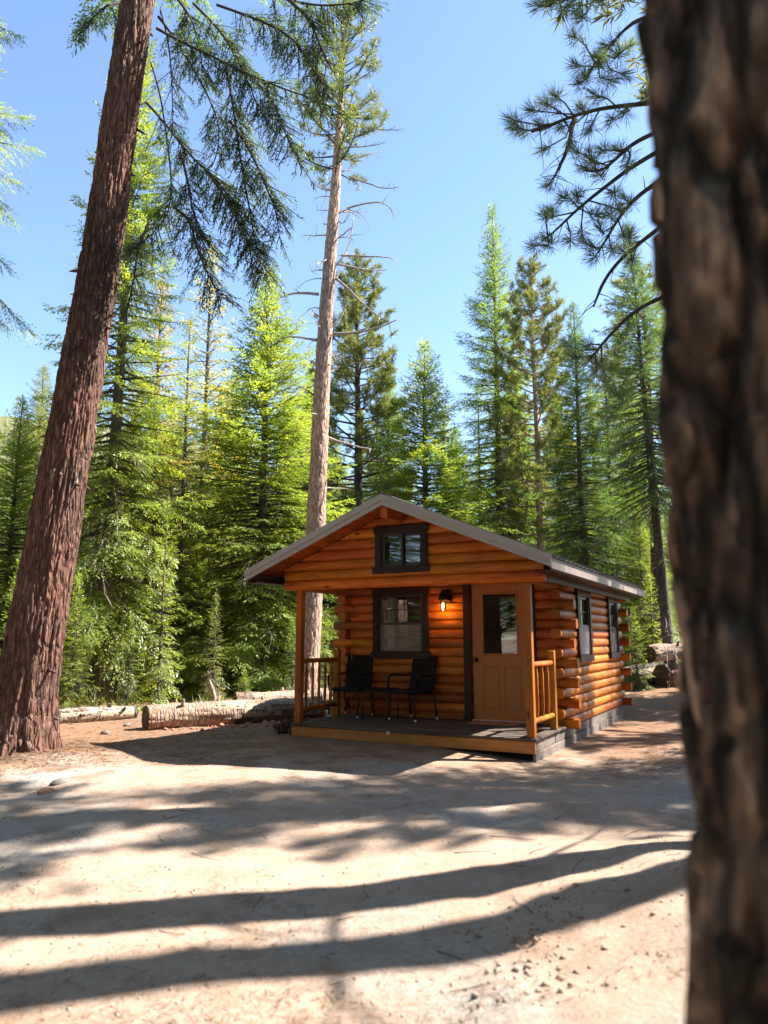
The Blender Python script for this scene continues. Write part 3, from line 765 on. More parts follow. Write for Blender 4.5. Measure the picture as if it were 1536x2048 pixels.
# ------------------------------------------------------------------ conifers
UP = np.array([0, 0, 1.0])
def rot_about(v, k, a):
    """rotate rows of v about unit rows k by angles a"""
    a = np.asarray(a)[:, None]; return v * np.cos(a) + np.cross(k, v) * np.sin(a) + k * (np.sum(k * v, 1)[:, None]) * (1 - np.cos(a))
def unit(v): return v / (np.linalg.norm(v, axis=-1, keepdims=True) + 1e-9)
def spray(rng, pts, G, L, dens=14.0, tw=.42, slen=.15, swid=.04, hang=.15, s0=.1, step=.065, flat=.25, tw_min=.06):
    """needled twigs on both sides of a branch given as points; quads appended to G"""
    pts = np.asarray(pts); n = len(pts)
    nt_ = max(5, int(L * dens)); s = np.sort(rng.uniform(s0, 1, nt_)); s[-1] = 1.0
    f = s * (n - 1); i0 = np.minimum(f.astype(int), n - 2); fr = (f - i0)[:, None]
    P = pts[i0] * (1 - fr) + pts[i0 + 1] * fr; T_ = unit(pts[i0 + 1] - pts[i0])
    side = unit(np.cross(T_, UP)); nor = unit(np.cross(side, T_))
    sg = np.where(np.arange(nt_) % 2 == 0, 1.0, -1.0)
    ang = rng.uniform(.75, 1.15, nt_) * (1 - .55 * s ** 3); ang[-1] = 0
    D = unit(T_ * np.cos(ang)[:, None] + side * (np.sin(ang) * sg)[:, None] + nor * rng.normal(0, flat, nt_)[:, None] * .5 - UP * (hang * rng.uniform(.3, 1.5, nt_))[:, None])
    tl = (L * tw * (1 - s * .8) * (.35 + .65 * np.minimum(1, s / .35)) * rng.uniform(.55, 1.25, nt_)) + tw_min
    mx = int(np.ceil(tl.max() / step)) + 1
    k = np.arange(mx)[None, :]; valid = k * step < tl[:, None]
    ii, kk = np.nonzero(valid)
    u = kk * step + rng.uniform(-.3, .3, len(ii)) * step
    sag = -(u ** 2)[:, None] * UP * hang * .6
    p = P[ii] + D[ii] * u[:, None] + sag
    nn = unit(nor[ii] + rng.normal(0, flat, (len(ii), 3)))
    a = np.where(kk % 2 == 0, 1, -1) * rng.uniform(.35, .9, len(ii))
    last = (kk + 1) * step >= tl[ii]; a = np.where(last, 0, a)
    d = rot_about(D[ii], nn, a); d = unit(d + rng.normal(0, .12, d.shape) - UP * .08)
    ln = slen * rng.uniform(.65, 1.25, len(ii)); wd = swid * rng.uniform(.7, 1.3, len(ii))
    V, Qd = strips(p, d, nn, ln, wd); G.add(V, Qd)
def branch_curve(rng, base, az, L, e0, droop, tip, n=7, wob=.04):
    u = np.linspace(0, 1, n); h = np.array([math.cos(az), math.sin(az), 0]); sd = np.array([-h[1], h[0], 0])
    r = L * u * math.cos(e0 * .7); z = L * (math.sin(e0) * u - droop * u ** 2 + tip * u ** 3)
    return base + h * r[:, None] + UP * z[:, None] + sd * (wob * L * rng.normal() * u ** 2)[:, None]
def limb_tri(G, pts, r0, r1=.004):
    G.tube(pts, np.linspace(r0, r1, len(pts)), 4, None, False)
def trunk_geo(G, H, r0, r1, n=14, rings=26, lean=0.0, rng=None, flare=.35, wob=.04):
    z = np.linspace(0, 1, rings) ** 1.1; c = np.zeros((rings, 3)); c[:, 2] = z * H
    if rng is not None:
        c[:, 0] = wob * H * .2 * perlin(z * 3, rng.uniform(0, 50), 0) * z; c[:, 1] = wob * H * .2 * perlin(z * 3, rng.uniform(0, 50), 9) * z
    rad = r0 + (r1 - r0) * z ** .9 + r0 * flare * np.exp(-z * H / .35)
    th = np.linspace(0, 2 * np.pi, n, endpoint=False)
    dsp = rad[:, None] * .10 * perlin(np.cos(th)[None] * 1.6 + 5, np.sin(th)[None] * 1.6, (z * H)[:, None] * .8)
    c[0, 2] = -.4
    G.tube(c, rad, n, dsp, False)
    return c, rad
def fir(seed, H, z0, Rm, nb, r0=.2, pw=.85, dens=19, slen=.125, swid=.036, low_dead=0, e_lo=-.30, tip=.12, irregular=.25, bare=0.0, tw=.42, flat=.25):
    """a fir: returns (trunk mesh, crown mesh, dead-branch mesh or None), all standing at the origin"""
    rng = np.random.RandomState(seed); TG = Geo(); LG = Geo(); DG = Geo()
    trunk_geo(TG, H, r0, .015, 12, 24, 0, rng)
    ga = 2.39996; az = rng.uniform(0, 6)
    lob = rng.uniform(0, 6.28)
    for k in range(nb):
        t = (k + rng.uniform(0, 1)) / nb; t = t ** .92
        z = z0 + (H - z0) * t; az += ga + rng.normal(0, .3)
        prof = (1 - t) ** pw * (1 - .35 * math.exp(-t * 9))
        clump = 1 + irregular * float(perlin(math.cos(az) * 1.3 + seed, math.sin(az) * 1.3, z * .75)) * 2.2
        L = max(.12, Rm * prof * clump * rng.uniform(.72, 1.15) + .10)
        if rng.uniform() < bare: continue
        e0 = e_lo + (1.0 - e_lo) * t ** 1.6 + rng.normal(0, .08)
        br = branch_curve(rng, np.array([0, 0, z]), az, L, e0, .28 * (1 - t) * rng.uniform(.6, 1.4), tip * rng.uniform(.5, 1.5))
        if L > .5: limb_tri(TG, br[:6], .012 + .012 * L, .005)
        spray(rng, br, LG, L, dens, tw, slen, swid, .15 + .12 * (1 - t), .12 if L < 1 else .22, slen * .45, flat)
    # leader
    P = np.tile(np.array([[0, 0, H - .5]]), (26, 1)) + UP * np.linspace(0, .75, 26)[:, None]
    a = rng.uniform(0, 6.28, 26); D = np.stack([np.cos(a), np.sin(a), np.full(26, .9)], 1)
    LG.add(*strips(P, D, unit(rng.normal(size=(26, 3))), np.linspace(.30, .10, 26), np.full(26, swid)))
    for k in range(low_dead):
        z = rng.uniform(.5, z0 + (H - z0) * .30); az = rng.uniform(0, 6.28); L = rng.uniform(.4, 1.0) * Rm * .75
        br = branch_curve(rng, np.array([0, 0, z]), az, L, rng.uniform(-.35, .1), .5, .05, 6, .08)
        DG.tube(br, np.linspace(.014, .004, 6), 4, None, False)
        ntw = int(10 + 9 * L); s = rng.uniform(.2, 1, ntw); f = s * 5; i0 = np.minimum(f.astype(int), 4); fr = (f - i0)[:, None]
        P = br[i0] * (1 - fr) + br[i0 + 1] * fr; T_ = unit(br[i0 + 1] - br[i0])
        D = unit(T_ + rng.normal(0, .7, (ntw, 3)) - UP * .35)
        DG.add(*strips(P, D, unit(rng.normal(size=(ntw, 3))), rng.uniform(.15, .5, ntw), np.full(ntw, .016)))
    return TG, LG, (DG if low_dead else None)
def tuft(rng, G, P, D, k, ln, wd, spread=1.1):
    """brushes of long needles at points P pointing along D"""
    n = len(P); P = np.repeat(P, k, 0); D = np.repeat(D, k, 0)
    d = unit(D * rng.uniform(.15, 1.2, n * k)[:, None] + rng.normal(0, spread * .55, (n * k, 3)))
    off = D * rng.uniform(-.5, .15, n * k)[:, None] * ln * .8
    G.add(*strips(P + off, d, unit(rng.normal(size=d.shape)), ln * rng.uniform(.65, 1.1, n * k), wd * rng.uniform(.7, 1.3, n * k)))
def pine(seed, H, z0, Rm, nb, r0=.28, k=26, ln=.24, wd=.024, dead=0, prof_pw=.7, up=.25, sub=9, gap=.0, r1=.03):
    rng = np.random.RandomState(seed); TG = Geo(); LG = Geo(); DG = Geo()
    trunk_geo(TG, H, r0, r1, 14, 30, 0, rng, .3, .06)
    az = rng.uniform(0, 6)
    for b_ in range(nb):
        t = (b_ + rng.uniform(0, 1)) / nb; z = z0 + (H - z0) * t * .97; az += 2.4 + rng.normal(0, .4)
        if rng.uniform() < gap: continue
        L = Rm * ((1 - t) ** prof_pw * (1 - .3 * math.exp(-t * 7)) * rng.uniform(.6, 1.2)) + .25
        br = branch_curve(rng, np.array([0, 0, z]), az, L, up * .2 + up * 2.0 * t + rng.normal(0, .12), .16 * (1 - t), .28, 8, .10)
        limb_tri(TG, br, .014 + .016 * L, .008)
        ns = max(3, int(sub * L)); s = rng.uniform(.32, 1, ns); s[0] = 1
        f = s * 7; i0 = np.minimum(f.astype(int), 6); fr = (f - i0)[:, None]
        P = br[i0] * (1 - fr) + br[i0 + 1] * fr; T_ = unit(br[i0 + 1] - br[i0])
        D = unit(T_ * .7 + rng.normal(0, .55, (ns, 3)) + UP * .35)
        sl = (L * .30 * (1.15 - s) + .12) * rng.uniform(.6, 1.3, ns)
        E_ = P + D * sl[:, None]
        TG.add(*strips(P, D, unit(rng.normal(size=D.shape)), sl * 1.2, np.full(ns, .022)))
        tuft(rng, LG, E_, unit(D + UP * .25), k, ln, wd); tuft(rng, LG, P + D * sl[:, None] * .5, unit(D + UP * .4), max(4, k // 2), ln, wd)
    tuft(rng, LG, np.array([[0, 0, H - .1], [0, 0, H - .4], [.1, 0, H - .6], [0, .1, H - .8]]), np.tile(UP, (4, 1)), k * 2, ln, wd)
    for b_ in range(dead):
        z = z0 * rng.uniform(.25, 1.1); a = rng.uniform(0, 6.28); L = rng.uniform(.3, 1.0) * Rm * .6
        br = branch_curve(rng, np.array([0, 0, z]), a, L, rng.uniform(-.2, .25), .2, .1, 6, .15); DG.tube(br, np.linspace(.028, .006, 6), 5, None, False)
        ntw = 5; P = br[rng.randint(2, 6, ntw)]; D = unit((br[-1] - br[0])[None] * .6 + rng.normal(0, .6, (ntw, 3)))
        DG.add(*strips(P, D, unit(rng.normal(size=(ntw, 3))), rng.uniform(.2, .5, ntw), np.full(ntw, .02)))
    return TG, LG, (DG if dead else None)
PROTO = {}
def proto(key, geos, bark_key, leaf_key, H):
    TG, LG, DG = geos
    PROTO[key] = (TG.mesh('trunk', M[bark_key], True), LG.mesh('crown', M[leaf_key]), DG.mesh('dead_branches', M['dead']) if DG else None, H)
proto('fir_a', fir(11, 18, 1.2, 2.9, 400, .24, low_dead=50), 'barkgrey', 'leaf', 18)
proto('fir_b', fir(12, 18, 2.0, 2.7, 420, .24, low_dead=60, irregular=.4, pw=.75), 'barkgrey', 'leaf', 18)
proto('fir_c', fir(13, 13, .5, 3.0, 430, .18, low_dead=70, irregular=.3), 'barkgrey', 'leaf', 13)
proto('fir_d', fir(14, 13, .4, 3.1, 420, .18, irregular=.35, pw=.9, low_dead=20), 'barkgrey', 'leaf', 13)
proto('fir_thin', fir(15, 16, 2.5, 1.9, 280, .16, low_dead=110, irregular=.5, dens=12, bare=.2), 'barkgrey', 'leaf', 16)
proto('fir_thin_b', fir(16, 16, 4.0, 2.0, 250, .17, low_dead=90, irregular=.55, dens=11, bare=.15), 'barkdark', 'leaf', 16)
proto('fir_high', fir(17, 20, 7.0, 2.7, 320, .26, low_dead=40, irregular=.4, dens=17), 'barkgrey', 'leaf', 20)
proto('fir_near', fir(27, 20, 7.0, 2.7, 180, .26, irregular=.4, dens=32, slen=.085, swid=.02), 'barkdark', 'leaf', 20)
proto('young', fir(18, 4.4, .12, 1.0, 130, .06, dens=20, slen=.10, swid=.028, irregular=.3, e_lo=-.15), 'barkgrey', 'leaf', 4.4)
proto('young_b', fir(19, 4.4, .25, .8, 110, .05, dens=18, slen=.10, swid=.028, irregular=.45, low_dead=16), 'barkgrey', 'leaf', 4.4)
proto('pine_a', pine(21, 18, 6.0, 3.0, 120, .30, dead=22), 'barkdark', 'pineleaf', 18)
proto('pine_b', pine(22, 17, 5.0, 2.2, 120, .20, dead=40, prof_pw=.6), 'barkpine', 'pineleaf', 17)
proto('pine_high', pine(23, 24, 13.5, 3.0, 80, .30, k=18, dead=14), 'barkred', 'pineleaf', 24)
def tree(key, name, label, group, x, y, H, rs=1.0, col=(.075, .115, .03), rz=0.0, lean=(0, 0), bark_col=None, cat='tree'):
    tr, cr, de, h = PROTO[key]
    e = empty(name, (x, y, gz(x, y) - .02)); s = H / h; e.scale = (s * rs, s * rs, s); e.rotation_euler = (lean[0], lean[1], rz)
    tag(e, label, cat, group)
    link('trunk', tr, e); c = link('crown', cr, e); c.color = (*col, 1)
    if de: link('dead_branches', de, e)['kind'] = 'stuff'
    return e
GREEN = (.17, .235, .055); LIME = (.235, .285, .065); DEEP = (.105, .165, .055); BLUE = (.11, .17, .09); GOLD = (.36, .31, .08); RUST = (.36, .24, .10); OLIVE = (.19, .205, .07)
G1 = 'conifers standing behind the cabin'
def ptree(key, name, label, px, top, dist, rs=1.0, col=GREEN, rz=0.0, group=G1, lean=(0, 0)):
    b_ = at(px, 1274, dist); tp = at(px, top, dist)
    z = gz(b_.x, dist)
    return tree(key, name, label, group, b_.x, dist, tp.z - z, rs, col, rz, lean)
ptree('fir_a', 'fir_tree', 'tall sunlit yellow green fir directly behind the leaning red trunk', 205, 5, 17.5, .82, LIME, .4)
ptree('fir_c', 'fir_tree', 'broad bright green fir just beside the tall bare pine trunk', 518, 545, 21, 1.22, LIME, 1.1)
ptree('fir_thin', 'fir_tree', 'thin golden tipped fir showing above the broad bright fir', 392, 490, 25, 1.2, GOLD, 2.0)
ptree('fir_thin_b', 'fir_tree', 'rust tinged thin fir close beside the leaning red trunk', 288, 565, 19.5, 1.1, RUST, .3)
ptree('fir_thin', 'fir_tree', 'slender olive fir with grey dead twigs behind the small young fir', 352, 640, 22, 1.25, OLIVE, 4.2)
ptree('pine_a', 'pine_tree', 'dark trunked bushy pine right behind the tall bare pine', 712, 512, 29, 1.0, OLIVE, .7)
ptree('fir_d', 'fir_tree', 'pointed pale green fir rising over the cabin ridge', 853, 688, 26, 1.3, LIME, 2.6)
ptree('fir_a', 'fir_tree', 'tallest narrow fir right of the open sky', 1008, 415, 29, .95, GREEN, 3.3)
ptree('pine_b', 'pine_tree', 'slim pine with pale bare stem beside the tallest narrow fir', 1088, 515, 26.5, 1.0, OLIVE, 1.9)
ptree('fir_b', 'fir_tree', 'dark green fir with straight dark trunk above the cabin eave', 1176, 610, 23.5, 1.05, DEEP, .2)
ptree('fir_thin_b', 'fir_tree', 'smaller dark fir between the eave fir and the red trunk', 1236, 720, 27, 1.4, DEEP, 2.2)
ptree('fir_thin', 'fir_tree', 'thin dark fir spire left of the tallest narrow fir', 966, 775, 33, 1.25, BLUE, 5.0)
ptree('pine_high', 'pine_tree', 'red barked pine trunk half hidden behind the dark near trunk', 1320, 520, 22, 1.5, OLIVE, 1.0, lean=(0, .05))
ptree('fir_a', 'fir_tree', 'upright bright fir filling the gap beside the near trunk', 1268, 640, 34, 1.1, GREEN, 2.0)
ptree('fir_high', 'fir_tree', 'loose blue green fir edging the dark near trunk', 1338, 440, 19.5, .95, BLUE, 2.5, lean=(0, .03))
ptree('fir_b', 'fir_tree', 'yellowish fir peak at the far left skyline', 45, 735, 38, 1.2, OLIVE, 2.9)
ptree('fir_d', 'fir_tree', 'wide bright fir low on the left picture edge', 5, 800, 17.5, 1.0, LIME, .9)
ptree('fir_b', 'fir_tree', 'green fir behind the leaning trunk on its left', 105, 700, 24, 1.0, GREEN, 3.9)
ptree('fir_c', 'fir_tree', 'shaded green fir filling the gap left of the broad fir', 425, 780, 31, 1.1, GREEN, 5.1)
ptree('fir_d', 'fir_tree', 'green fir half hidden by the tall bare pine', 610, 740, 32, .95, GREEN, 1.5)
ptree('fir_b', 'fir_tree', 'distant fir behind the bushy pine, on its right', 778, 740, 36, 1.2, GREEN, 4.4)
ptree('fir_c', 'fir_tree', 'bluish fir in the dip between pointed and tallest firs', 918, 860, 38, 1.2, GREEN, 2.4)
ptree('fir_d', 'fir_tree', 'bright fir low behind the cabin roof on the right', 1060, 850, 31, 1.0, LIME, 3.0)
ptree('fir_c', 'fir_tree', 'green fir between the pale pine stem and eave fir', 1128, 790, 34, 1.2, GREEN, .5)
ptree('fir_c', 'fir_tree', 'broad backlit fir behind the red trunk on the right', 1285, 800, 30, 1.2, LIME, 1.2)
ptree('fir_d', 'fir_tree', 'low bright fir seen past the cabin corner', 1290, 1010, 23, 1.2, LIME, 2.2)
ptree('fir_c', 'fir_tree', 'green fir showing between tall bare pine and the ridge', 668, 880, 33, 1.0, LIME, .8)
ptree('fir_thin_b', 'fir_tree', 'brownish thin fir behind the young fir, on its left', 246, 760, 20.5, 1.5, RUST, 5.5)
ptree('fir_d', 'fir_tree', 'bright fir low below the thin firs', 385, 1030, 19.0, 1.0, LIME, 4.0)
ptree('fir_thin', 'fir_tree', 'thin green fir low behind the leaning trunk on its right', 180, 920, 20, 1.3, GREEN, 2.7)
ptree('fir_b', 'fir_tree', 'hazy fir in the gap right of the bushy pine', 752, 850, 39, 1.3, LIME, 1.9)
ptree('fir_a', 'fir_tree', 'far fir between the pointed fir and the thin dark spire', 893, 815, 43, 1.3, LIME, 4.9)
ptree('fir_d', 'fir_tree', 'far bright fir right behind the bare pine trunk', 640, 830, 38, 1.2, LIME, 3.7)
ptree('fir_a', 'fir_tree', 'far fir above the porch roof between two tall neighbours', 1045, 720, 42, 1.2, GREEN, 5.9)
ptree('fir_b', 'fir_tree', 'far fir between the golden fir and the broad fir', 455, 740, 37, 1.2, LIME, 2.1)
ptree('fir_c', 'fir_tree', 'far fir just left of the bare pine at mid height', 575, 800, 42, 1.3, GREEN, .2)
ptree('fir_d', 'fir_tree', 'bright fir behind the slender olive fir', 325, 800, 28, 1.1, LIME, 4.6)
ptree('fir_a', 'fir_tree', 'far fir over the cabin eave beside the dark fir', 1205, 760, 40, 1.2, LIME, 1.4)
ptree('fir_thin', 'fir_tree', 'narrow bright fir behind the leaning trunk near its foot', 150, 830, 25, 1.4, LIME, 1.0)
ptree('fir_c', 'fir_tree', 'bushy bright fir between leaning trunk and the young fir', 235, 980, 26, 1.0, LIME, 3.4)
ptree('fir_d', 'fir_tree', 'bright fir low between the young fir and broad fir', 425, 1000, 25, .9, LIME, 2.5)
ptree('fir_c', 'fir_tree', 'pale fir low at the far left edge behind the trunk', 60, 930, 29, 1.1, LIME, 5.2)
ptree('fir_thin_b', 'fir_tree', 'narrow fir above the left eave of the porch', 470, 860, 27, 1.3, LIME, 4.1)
ptree('fir_near', 'fir_tree', 'near fir whose sprays enter at the top left corner', -262, -700, 8.6, .64, LIME, 1.3, 'trees around the yard')
G2 = 'young firs along the forest edge'
for key, px, top, d, rs, col, lab in (('young', 322, 1008, 15.6, .62, LIME, 'slender yellow green young fir behind the fallen log'), ('young', 150, 1150, 15.0, .8, LIME, 'bushy young fir behind the base of the leaning trunk'),
        ('young', 492, 1338, 15.3, 1.2, LIME, 'knee high bright fir sapling just above the fallen log'), ('young_b', 585, 1240, 17.0, 1.0, GREEN, 'young fir glimpsed beside the left porch post'),
        ('young_b', 430, 1190, 16.6, .8, OLIVE, 'sparse olive young fir behind the fallen log'), ('young_b', 262, 1230, 16.0, .9, GREEN, 'short green fir left of the slender young fir'),
        ('young', 30, 1120, 13.5, .8, LIME, 'young fir at the left edge beyond the leaning trunk'), ('young', 1270, 1215, 19.0, .9, LIME, 'young fir beside the rear corner of the cabin'),
        ('young_b', 1305, 1150, 21, 1.1, LIME, 'bright young fir over the cut log on the right'), ('young', 640, 1225, 19, .9, OLIVE, 'young fir seen through the porch railing')):
    ptree(key, 'young_fir', lab, px, top, d, rs, col, px * .1, G2)
# trees standing right of the view (their shade falls across the yard) and behind the camera (mirrored in the panes)
G3 = 'trees around the yard'
for key, x, y, H, rs, col, rz, lab in (
        ('pine_high', 4.7, 5.65, 25, 1.0, OLIVE, .3, 'pine outside the frame casting the upper trunk shadow band'),
        ('pine_high', 7.6, 5.55, 26, 1.1, OLIVE, 2.0, 'pine outside the frame casting the lower trunk shadow band'),
        ('fir_thin', 12.2, 10.4, 17, 1.3, GREEN, 1.0, 'fir outside the frame shading the yard before the porch'),
        ('pine_b', 11.6, 13.3, 17, .55, OLIVE, 5.2, 'slim pine outside the frame dappling the front corner of the cabin'),
        ('fir_thin_b', 9.4, 17.0, 16, 1.3, GREEN, 3.0, 'thin fir outside the frame dappling the cabin side wall'),
        ('pine_b', 14.0, 18.0, 17, 1.2, OLIVE, .8, 'pine outside the frame shading the rear of the cabin'),
        ('fir_thin_b', 15.5, 9.6, 18, 1.2, GREEN, 5.0, 'fir outside the frame beyond the shaded yard'),
        ('fir_thin_b', 8.8, 9.7, 15, .9, GREEN, .6, 'sparse fir outside the frame dappling the middle of the yard'),
        ('pine_b', -8.2, 6.0, 19, 1.2, OLIVE, 2.2, 'pale stemmed pine beside the camera mirrored in the porch window'),
        ('pine_b', 10.5, 9.0, 17, .7, OLIVE, 2.7, 'slim pine outside the frame dappling the left of the yard'),
        ('pine_high', -6.0, 4.35, 24, 1.0, OLIVE, 1.1, 'pine beside the camera mirrored in the door pane'),
        ('pine_high', -9.7, 1.2, 25, 1.0, OLIVE, 4.1, 'pine behind the camera mirrored in the panes'),
        ('fir_b', -13, -4, 18, 1.3, GREEN, .1, 'fir behind the camera mirrored in the panes'),
        ('fir_b', -14.5, 2.5, 18, 1.3, GREEN, 3.1, 'fir left of the camera beyond the mirrored pine'),
        ('fir_a', -5.5, -7, 17, 1.3, GREEN, 1.6, 'fir far behind the camera'),
        ('fir_c', -16, 7, 15, 1.3, GREEN, 5.6, 'broad fir left of the leaning trunk, outside the frame'),
        ('fir_d', -11.5, 13, 14, 1.2, GREEN, 5.6, 'wide fir beyond the left edge of the frame')):
    tree(key, 'pine_tree' if 'pine' in key else 'fir_tree', lab, G3, x, y, H, rs, col, rz)

# ------------------------------------------------------------------ near trees, built one by one
def bark_disp(th, z, r, seed, amp, nx=9.0, nz=1.05):
    """ridged, interlacing bark plates"""
    cx_, sy_ = np.cos(th)[None, :] * nx * .16, np.sin(th)[None, :] * nx * .16
    zz = z[:, None]
    wx = .35 * perlin(cx_ * 1.2 + seed, sy_ * 1.2, zz * 1.3)
    a = np.abs(perlin(cx_ * 3.2 + wx + seed, sy_ * 3.2 + wx, zz * nz)); bq = np.abs(perlin(cx_ * 6.5 + seed * 2, sy_ * 6.5 - wx, zz * nz * 2.2))
    fine = perlin(cx_ * 16, sy_ * 16 + seed, zz * nz * 7)
    cut = np.abs(perlin(cx_ * 2.2, sy_ * 2.2 + seed, zz * nz * 4.5))
    return amp * (1.9 * np.minimum(a, .28) / .28 * .55 + .45 * np.minimum(bq, .25) / .25 - .35 * (cut < .05) + .28 * fine)
def axis_pts(px_pts, dist, n):
    P = np.array([list(at(p[0], p[1], d)) for p, d in zip(px_pts, dist)]); t = np.linspace(0, len(P) - 1, n); out = np.zeros((n, 3))
    for k in range(3): out[:, k] = np.interp(t, np.arange(len(P)), P[:, k])
    ker = np.ones(9) / 9; pad = np.vstack([np.repeat(out[:1], 4, 0), out, np.repeat(out[-1:], 4, 0)])
    return np.stack([np.convolve(pad[:, k], ker, 'valid') for k in range(3)], 1)
def hero_trunk(parent, pts, rad, n, seed, amp, mat, lobes=.03, roots=0.0):
    V0, T_, A, B = frames(pts); th = np.linspace(0, 2 * np.pi, n, endpoint=False)
    s = np.concatenate([[0], np.cumsum(np.linalg.norm(np.diff(pts, axis=0), axis=1))])
    d = bark_disp(th, s, None, seed, amp) - amp * .7
    d = d + np.asarray(rad)[:, None] * lobes * 2 * perlin(np.cos(th)[None] * 1.4 + seed, np.sin(th)[None] * 1.4, s[:, None] * .5)
    if roots: d = d + roots * np.clip(perlin(np.cos(th) * 2.2 + 3, np.sin(th) * 2.2, seed) * 2.4 + .25, -.2, 1.2)[None, :] * np.exp(-np.maximum(pts[:, 2] - .05, 0) / .28)[:, None]
    V, Qd, Tr = tube(pts, rad, n, d, False)
    inv = parent.matrix_world.inverted() if False else None
    V = V - np.array(parent.location)
    return link('trunk', np_mesh('trunk', V, Qd, None, M[mat], True), parent)

# the leaning red fir on the left
LT = [(12, 1600), (34, 1500), (66, 1300), (118, 1000), (170, 700), (204, 500), (238, 250), (275, 0), (312, -260), (350, -560)]
pts = axis_pts(LT, [9.5] * len(LT), 520)
b0 = Vector(pts[0]); b0.z = gz(b0.x, b0.y) - .1
lt = empty('leaning_fir', b0); tag(lt, 'big leaning fir with furrowed red brown trunk on the left', 'tree')
zr = pts[:, 2]; rad = np.interp(zr, [-.2, .25, .6, 1.4, 3.4, 5.6, 8, 11, 15, 20], [.52, .43, .365, .33, .295, .26, .24, .22, .19, .12])
hero_trunk(lt, pts, rad, 180, 3.7, .030, 'barkred', .05, .12)
rk = np.random.RandomState(5)
WG = Geo(); 
for k in range(46):                                         # old branch scars
    q = rk.randint(60, 500); a = rk.uniform(0, 6.28); r_ = rad[q]
    p = pts[q] + np.array([math.cos(a), math.sin(a), 0]) * (r_ - .01); d = np.array([math.cos(a), math.sin(a), -.25])
    WG.tube([p, p + d * .05, p + d * rk.uniform(.06, .16)], [.028, .02, .008], 6)
sb = link('branch_stubs', WG.mesh('branch_stubs', M['barkred'], True), lt); sb.data.transform(Matrix.Translation(-b0)); sb['kind'] = 'stuff'
HB = [([(305, 52), (355, 80), (430, 115), (500, 150), (570, 180), (640, 200), (690, 235)], 9.5, 8.9, 1.0), ([(310, 25), (350, 75), (395, 150), (430, 220), (440, 260), (435, 310), (420, 340)], 10, 9.4, .55),
      ([(320, 15), (335, 75), (342, 130), (345, 200), (346, 255)], 10, 9.6, .25), ([(285, 197), (330, 245), (370, 300), (410, 340), (450, 375), (470, 430), (490, 490)], 10, 9.0, 1.0),
      ([(298, 115), (320, 180), (333, 270), (342, 340), (343, 410), (325, 450), (270, 500)], 10, 9.2, .35), ([(343, 410), (380, 440), (395, 500), (420, 560), (452, 604)], 9.4, 9.0, 1.0),
      ([(380, 0), (440, 60), (470, 110), (500, 170), (520, 230)], 9.8, 9.0, .9), ([(420, 5), (520, 40), (580, 70), (610, 110), (640, 160), (660, 205)], 9.4, 8.6, 1.25),
      ([(500, -30), (570, 0), (640, 12), (700, 8), (728, -2)], 9.2, 8.6, 1.0), ([(244, 5), (215, 10), (190, 30), (170, 62)], 9.8, 9.2, .6),
      ([(525, 160), (548, 210), (572, 270), (602, 335)], 9.3, 9.0, 1.2), ([(450, 122), (468, 220), (482, 330), (500, 420), (512, 500), (532, 560)], 9.5, 9.0, 1.0),
      ([(455, 235), (500, 300), (535, 380), (552, 420), (560, 484)], 9.4, 9.0, 1.0), ([(410, 335), (455, 400), (480, 455), (510, 505), (552, 566)], 9.2, 8.9, .9),
      ([(560, -20), (620, 40), (640, 90), (655, 130)], 9.0, 8.6, 1.0), ([(360, 300), (375, 360), (385, 420), (400, 470), (430, 540)], 9.3, 9.0, .8), ([(340, -20), (380, 30), (400, 90), (405, 150)], 9.8, 9.4, .7), ([(300, 440), (275, 500), (268, 560), (250, 640)], 9.6, 9.3, .7)]
LG = Geo(); TG = Geo(); rg = np.random.RandomState(77)
for poly, da, db, am in HB:
    br = axis_pts(poly, np.linspace(da, db, len(poly)), 40); L = float(np.linalg.norm(np.diff(br, axis=0), axis=1).sum())
    TG.tube(br, np.linspace(.022 if am > .5 else .016, .006, 40), 6, None, False)
    nsb = int(L * 25 * am) + 2; s = rg.uniform(.12 if am > .5 else .55, 1, nsb); f = s * 39; i0 = np.minimum(f.astype(int), 38)
    T_ = unit(br[i0 + 1] - br[i0])
    for q in range(nsb):
        sd = unit(np.cross(T_[q], np.array([0, -1.0, .2]))) * rg.choice([-1, 1])
        D = unit(T_[q] * .55 + sd * rg.uniform(.3, .9) + rg.normal(0, .22, 3) + np.array([0, 0, -.45]))
        l2 = rg.uniform(.22, .62) * (1.15 - .45 * s[q]); u = np.linspace(0, 1, 5)
        b2 = br[i0[q]] + D * (l2 * u)[:, None] - UP * (.16 * l2 * u ** 2)[:, None]
        TG.tube(b2, np.linspace(.007, .003, 5), 4, None, False)
        spray(rg, b2, LG, l2, 36, .34, .065, .014, .3, .12, .031, .55, .03)
c = link('crown', LG.mesh('crown', M['leaf']), lt); c.data.transform(Matrix.Translation(-b0)); c.color = (.075, .115, .055, 1)
l_ = link('limbs', TG.mesh('limbs', M['limb'], True), lt); l_.data.transform(Matrix.Translation(-b0)); l_['kind'] = 'stuff'
c2 = link('upper_crown', PROTO['fir_high'][1], lt, Vector(pts[395]) - b0 - Vector((0, 0, 4.2)), (0, .16, 2.0)); c2.color = (*GREEN, 1); c2.scale = (.75, .75, 1)

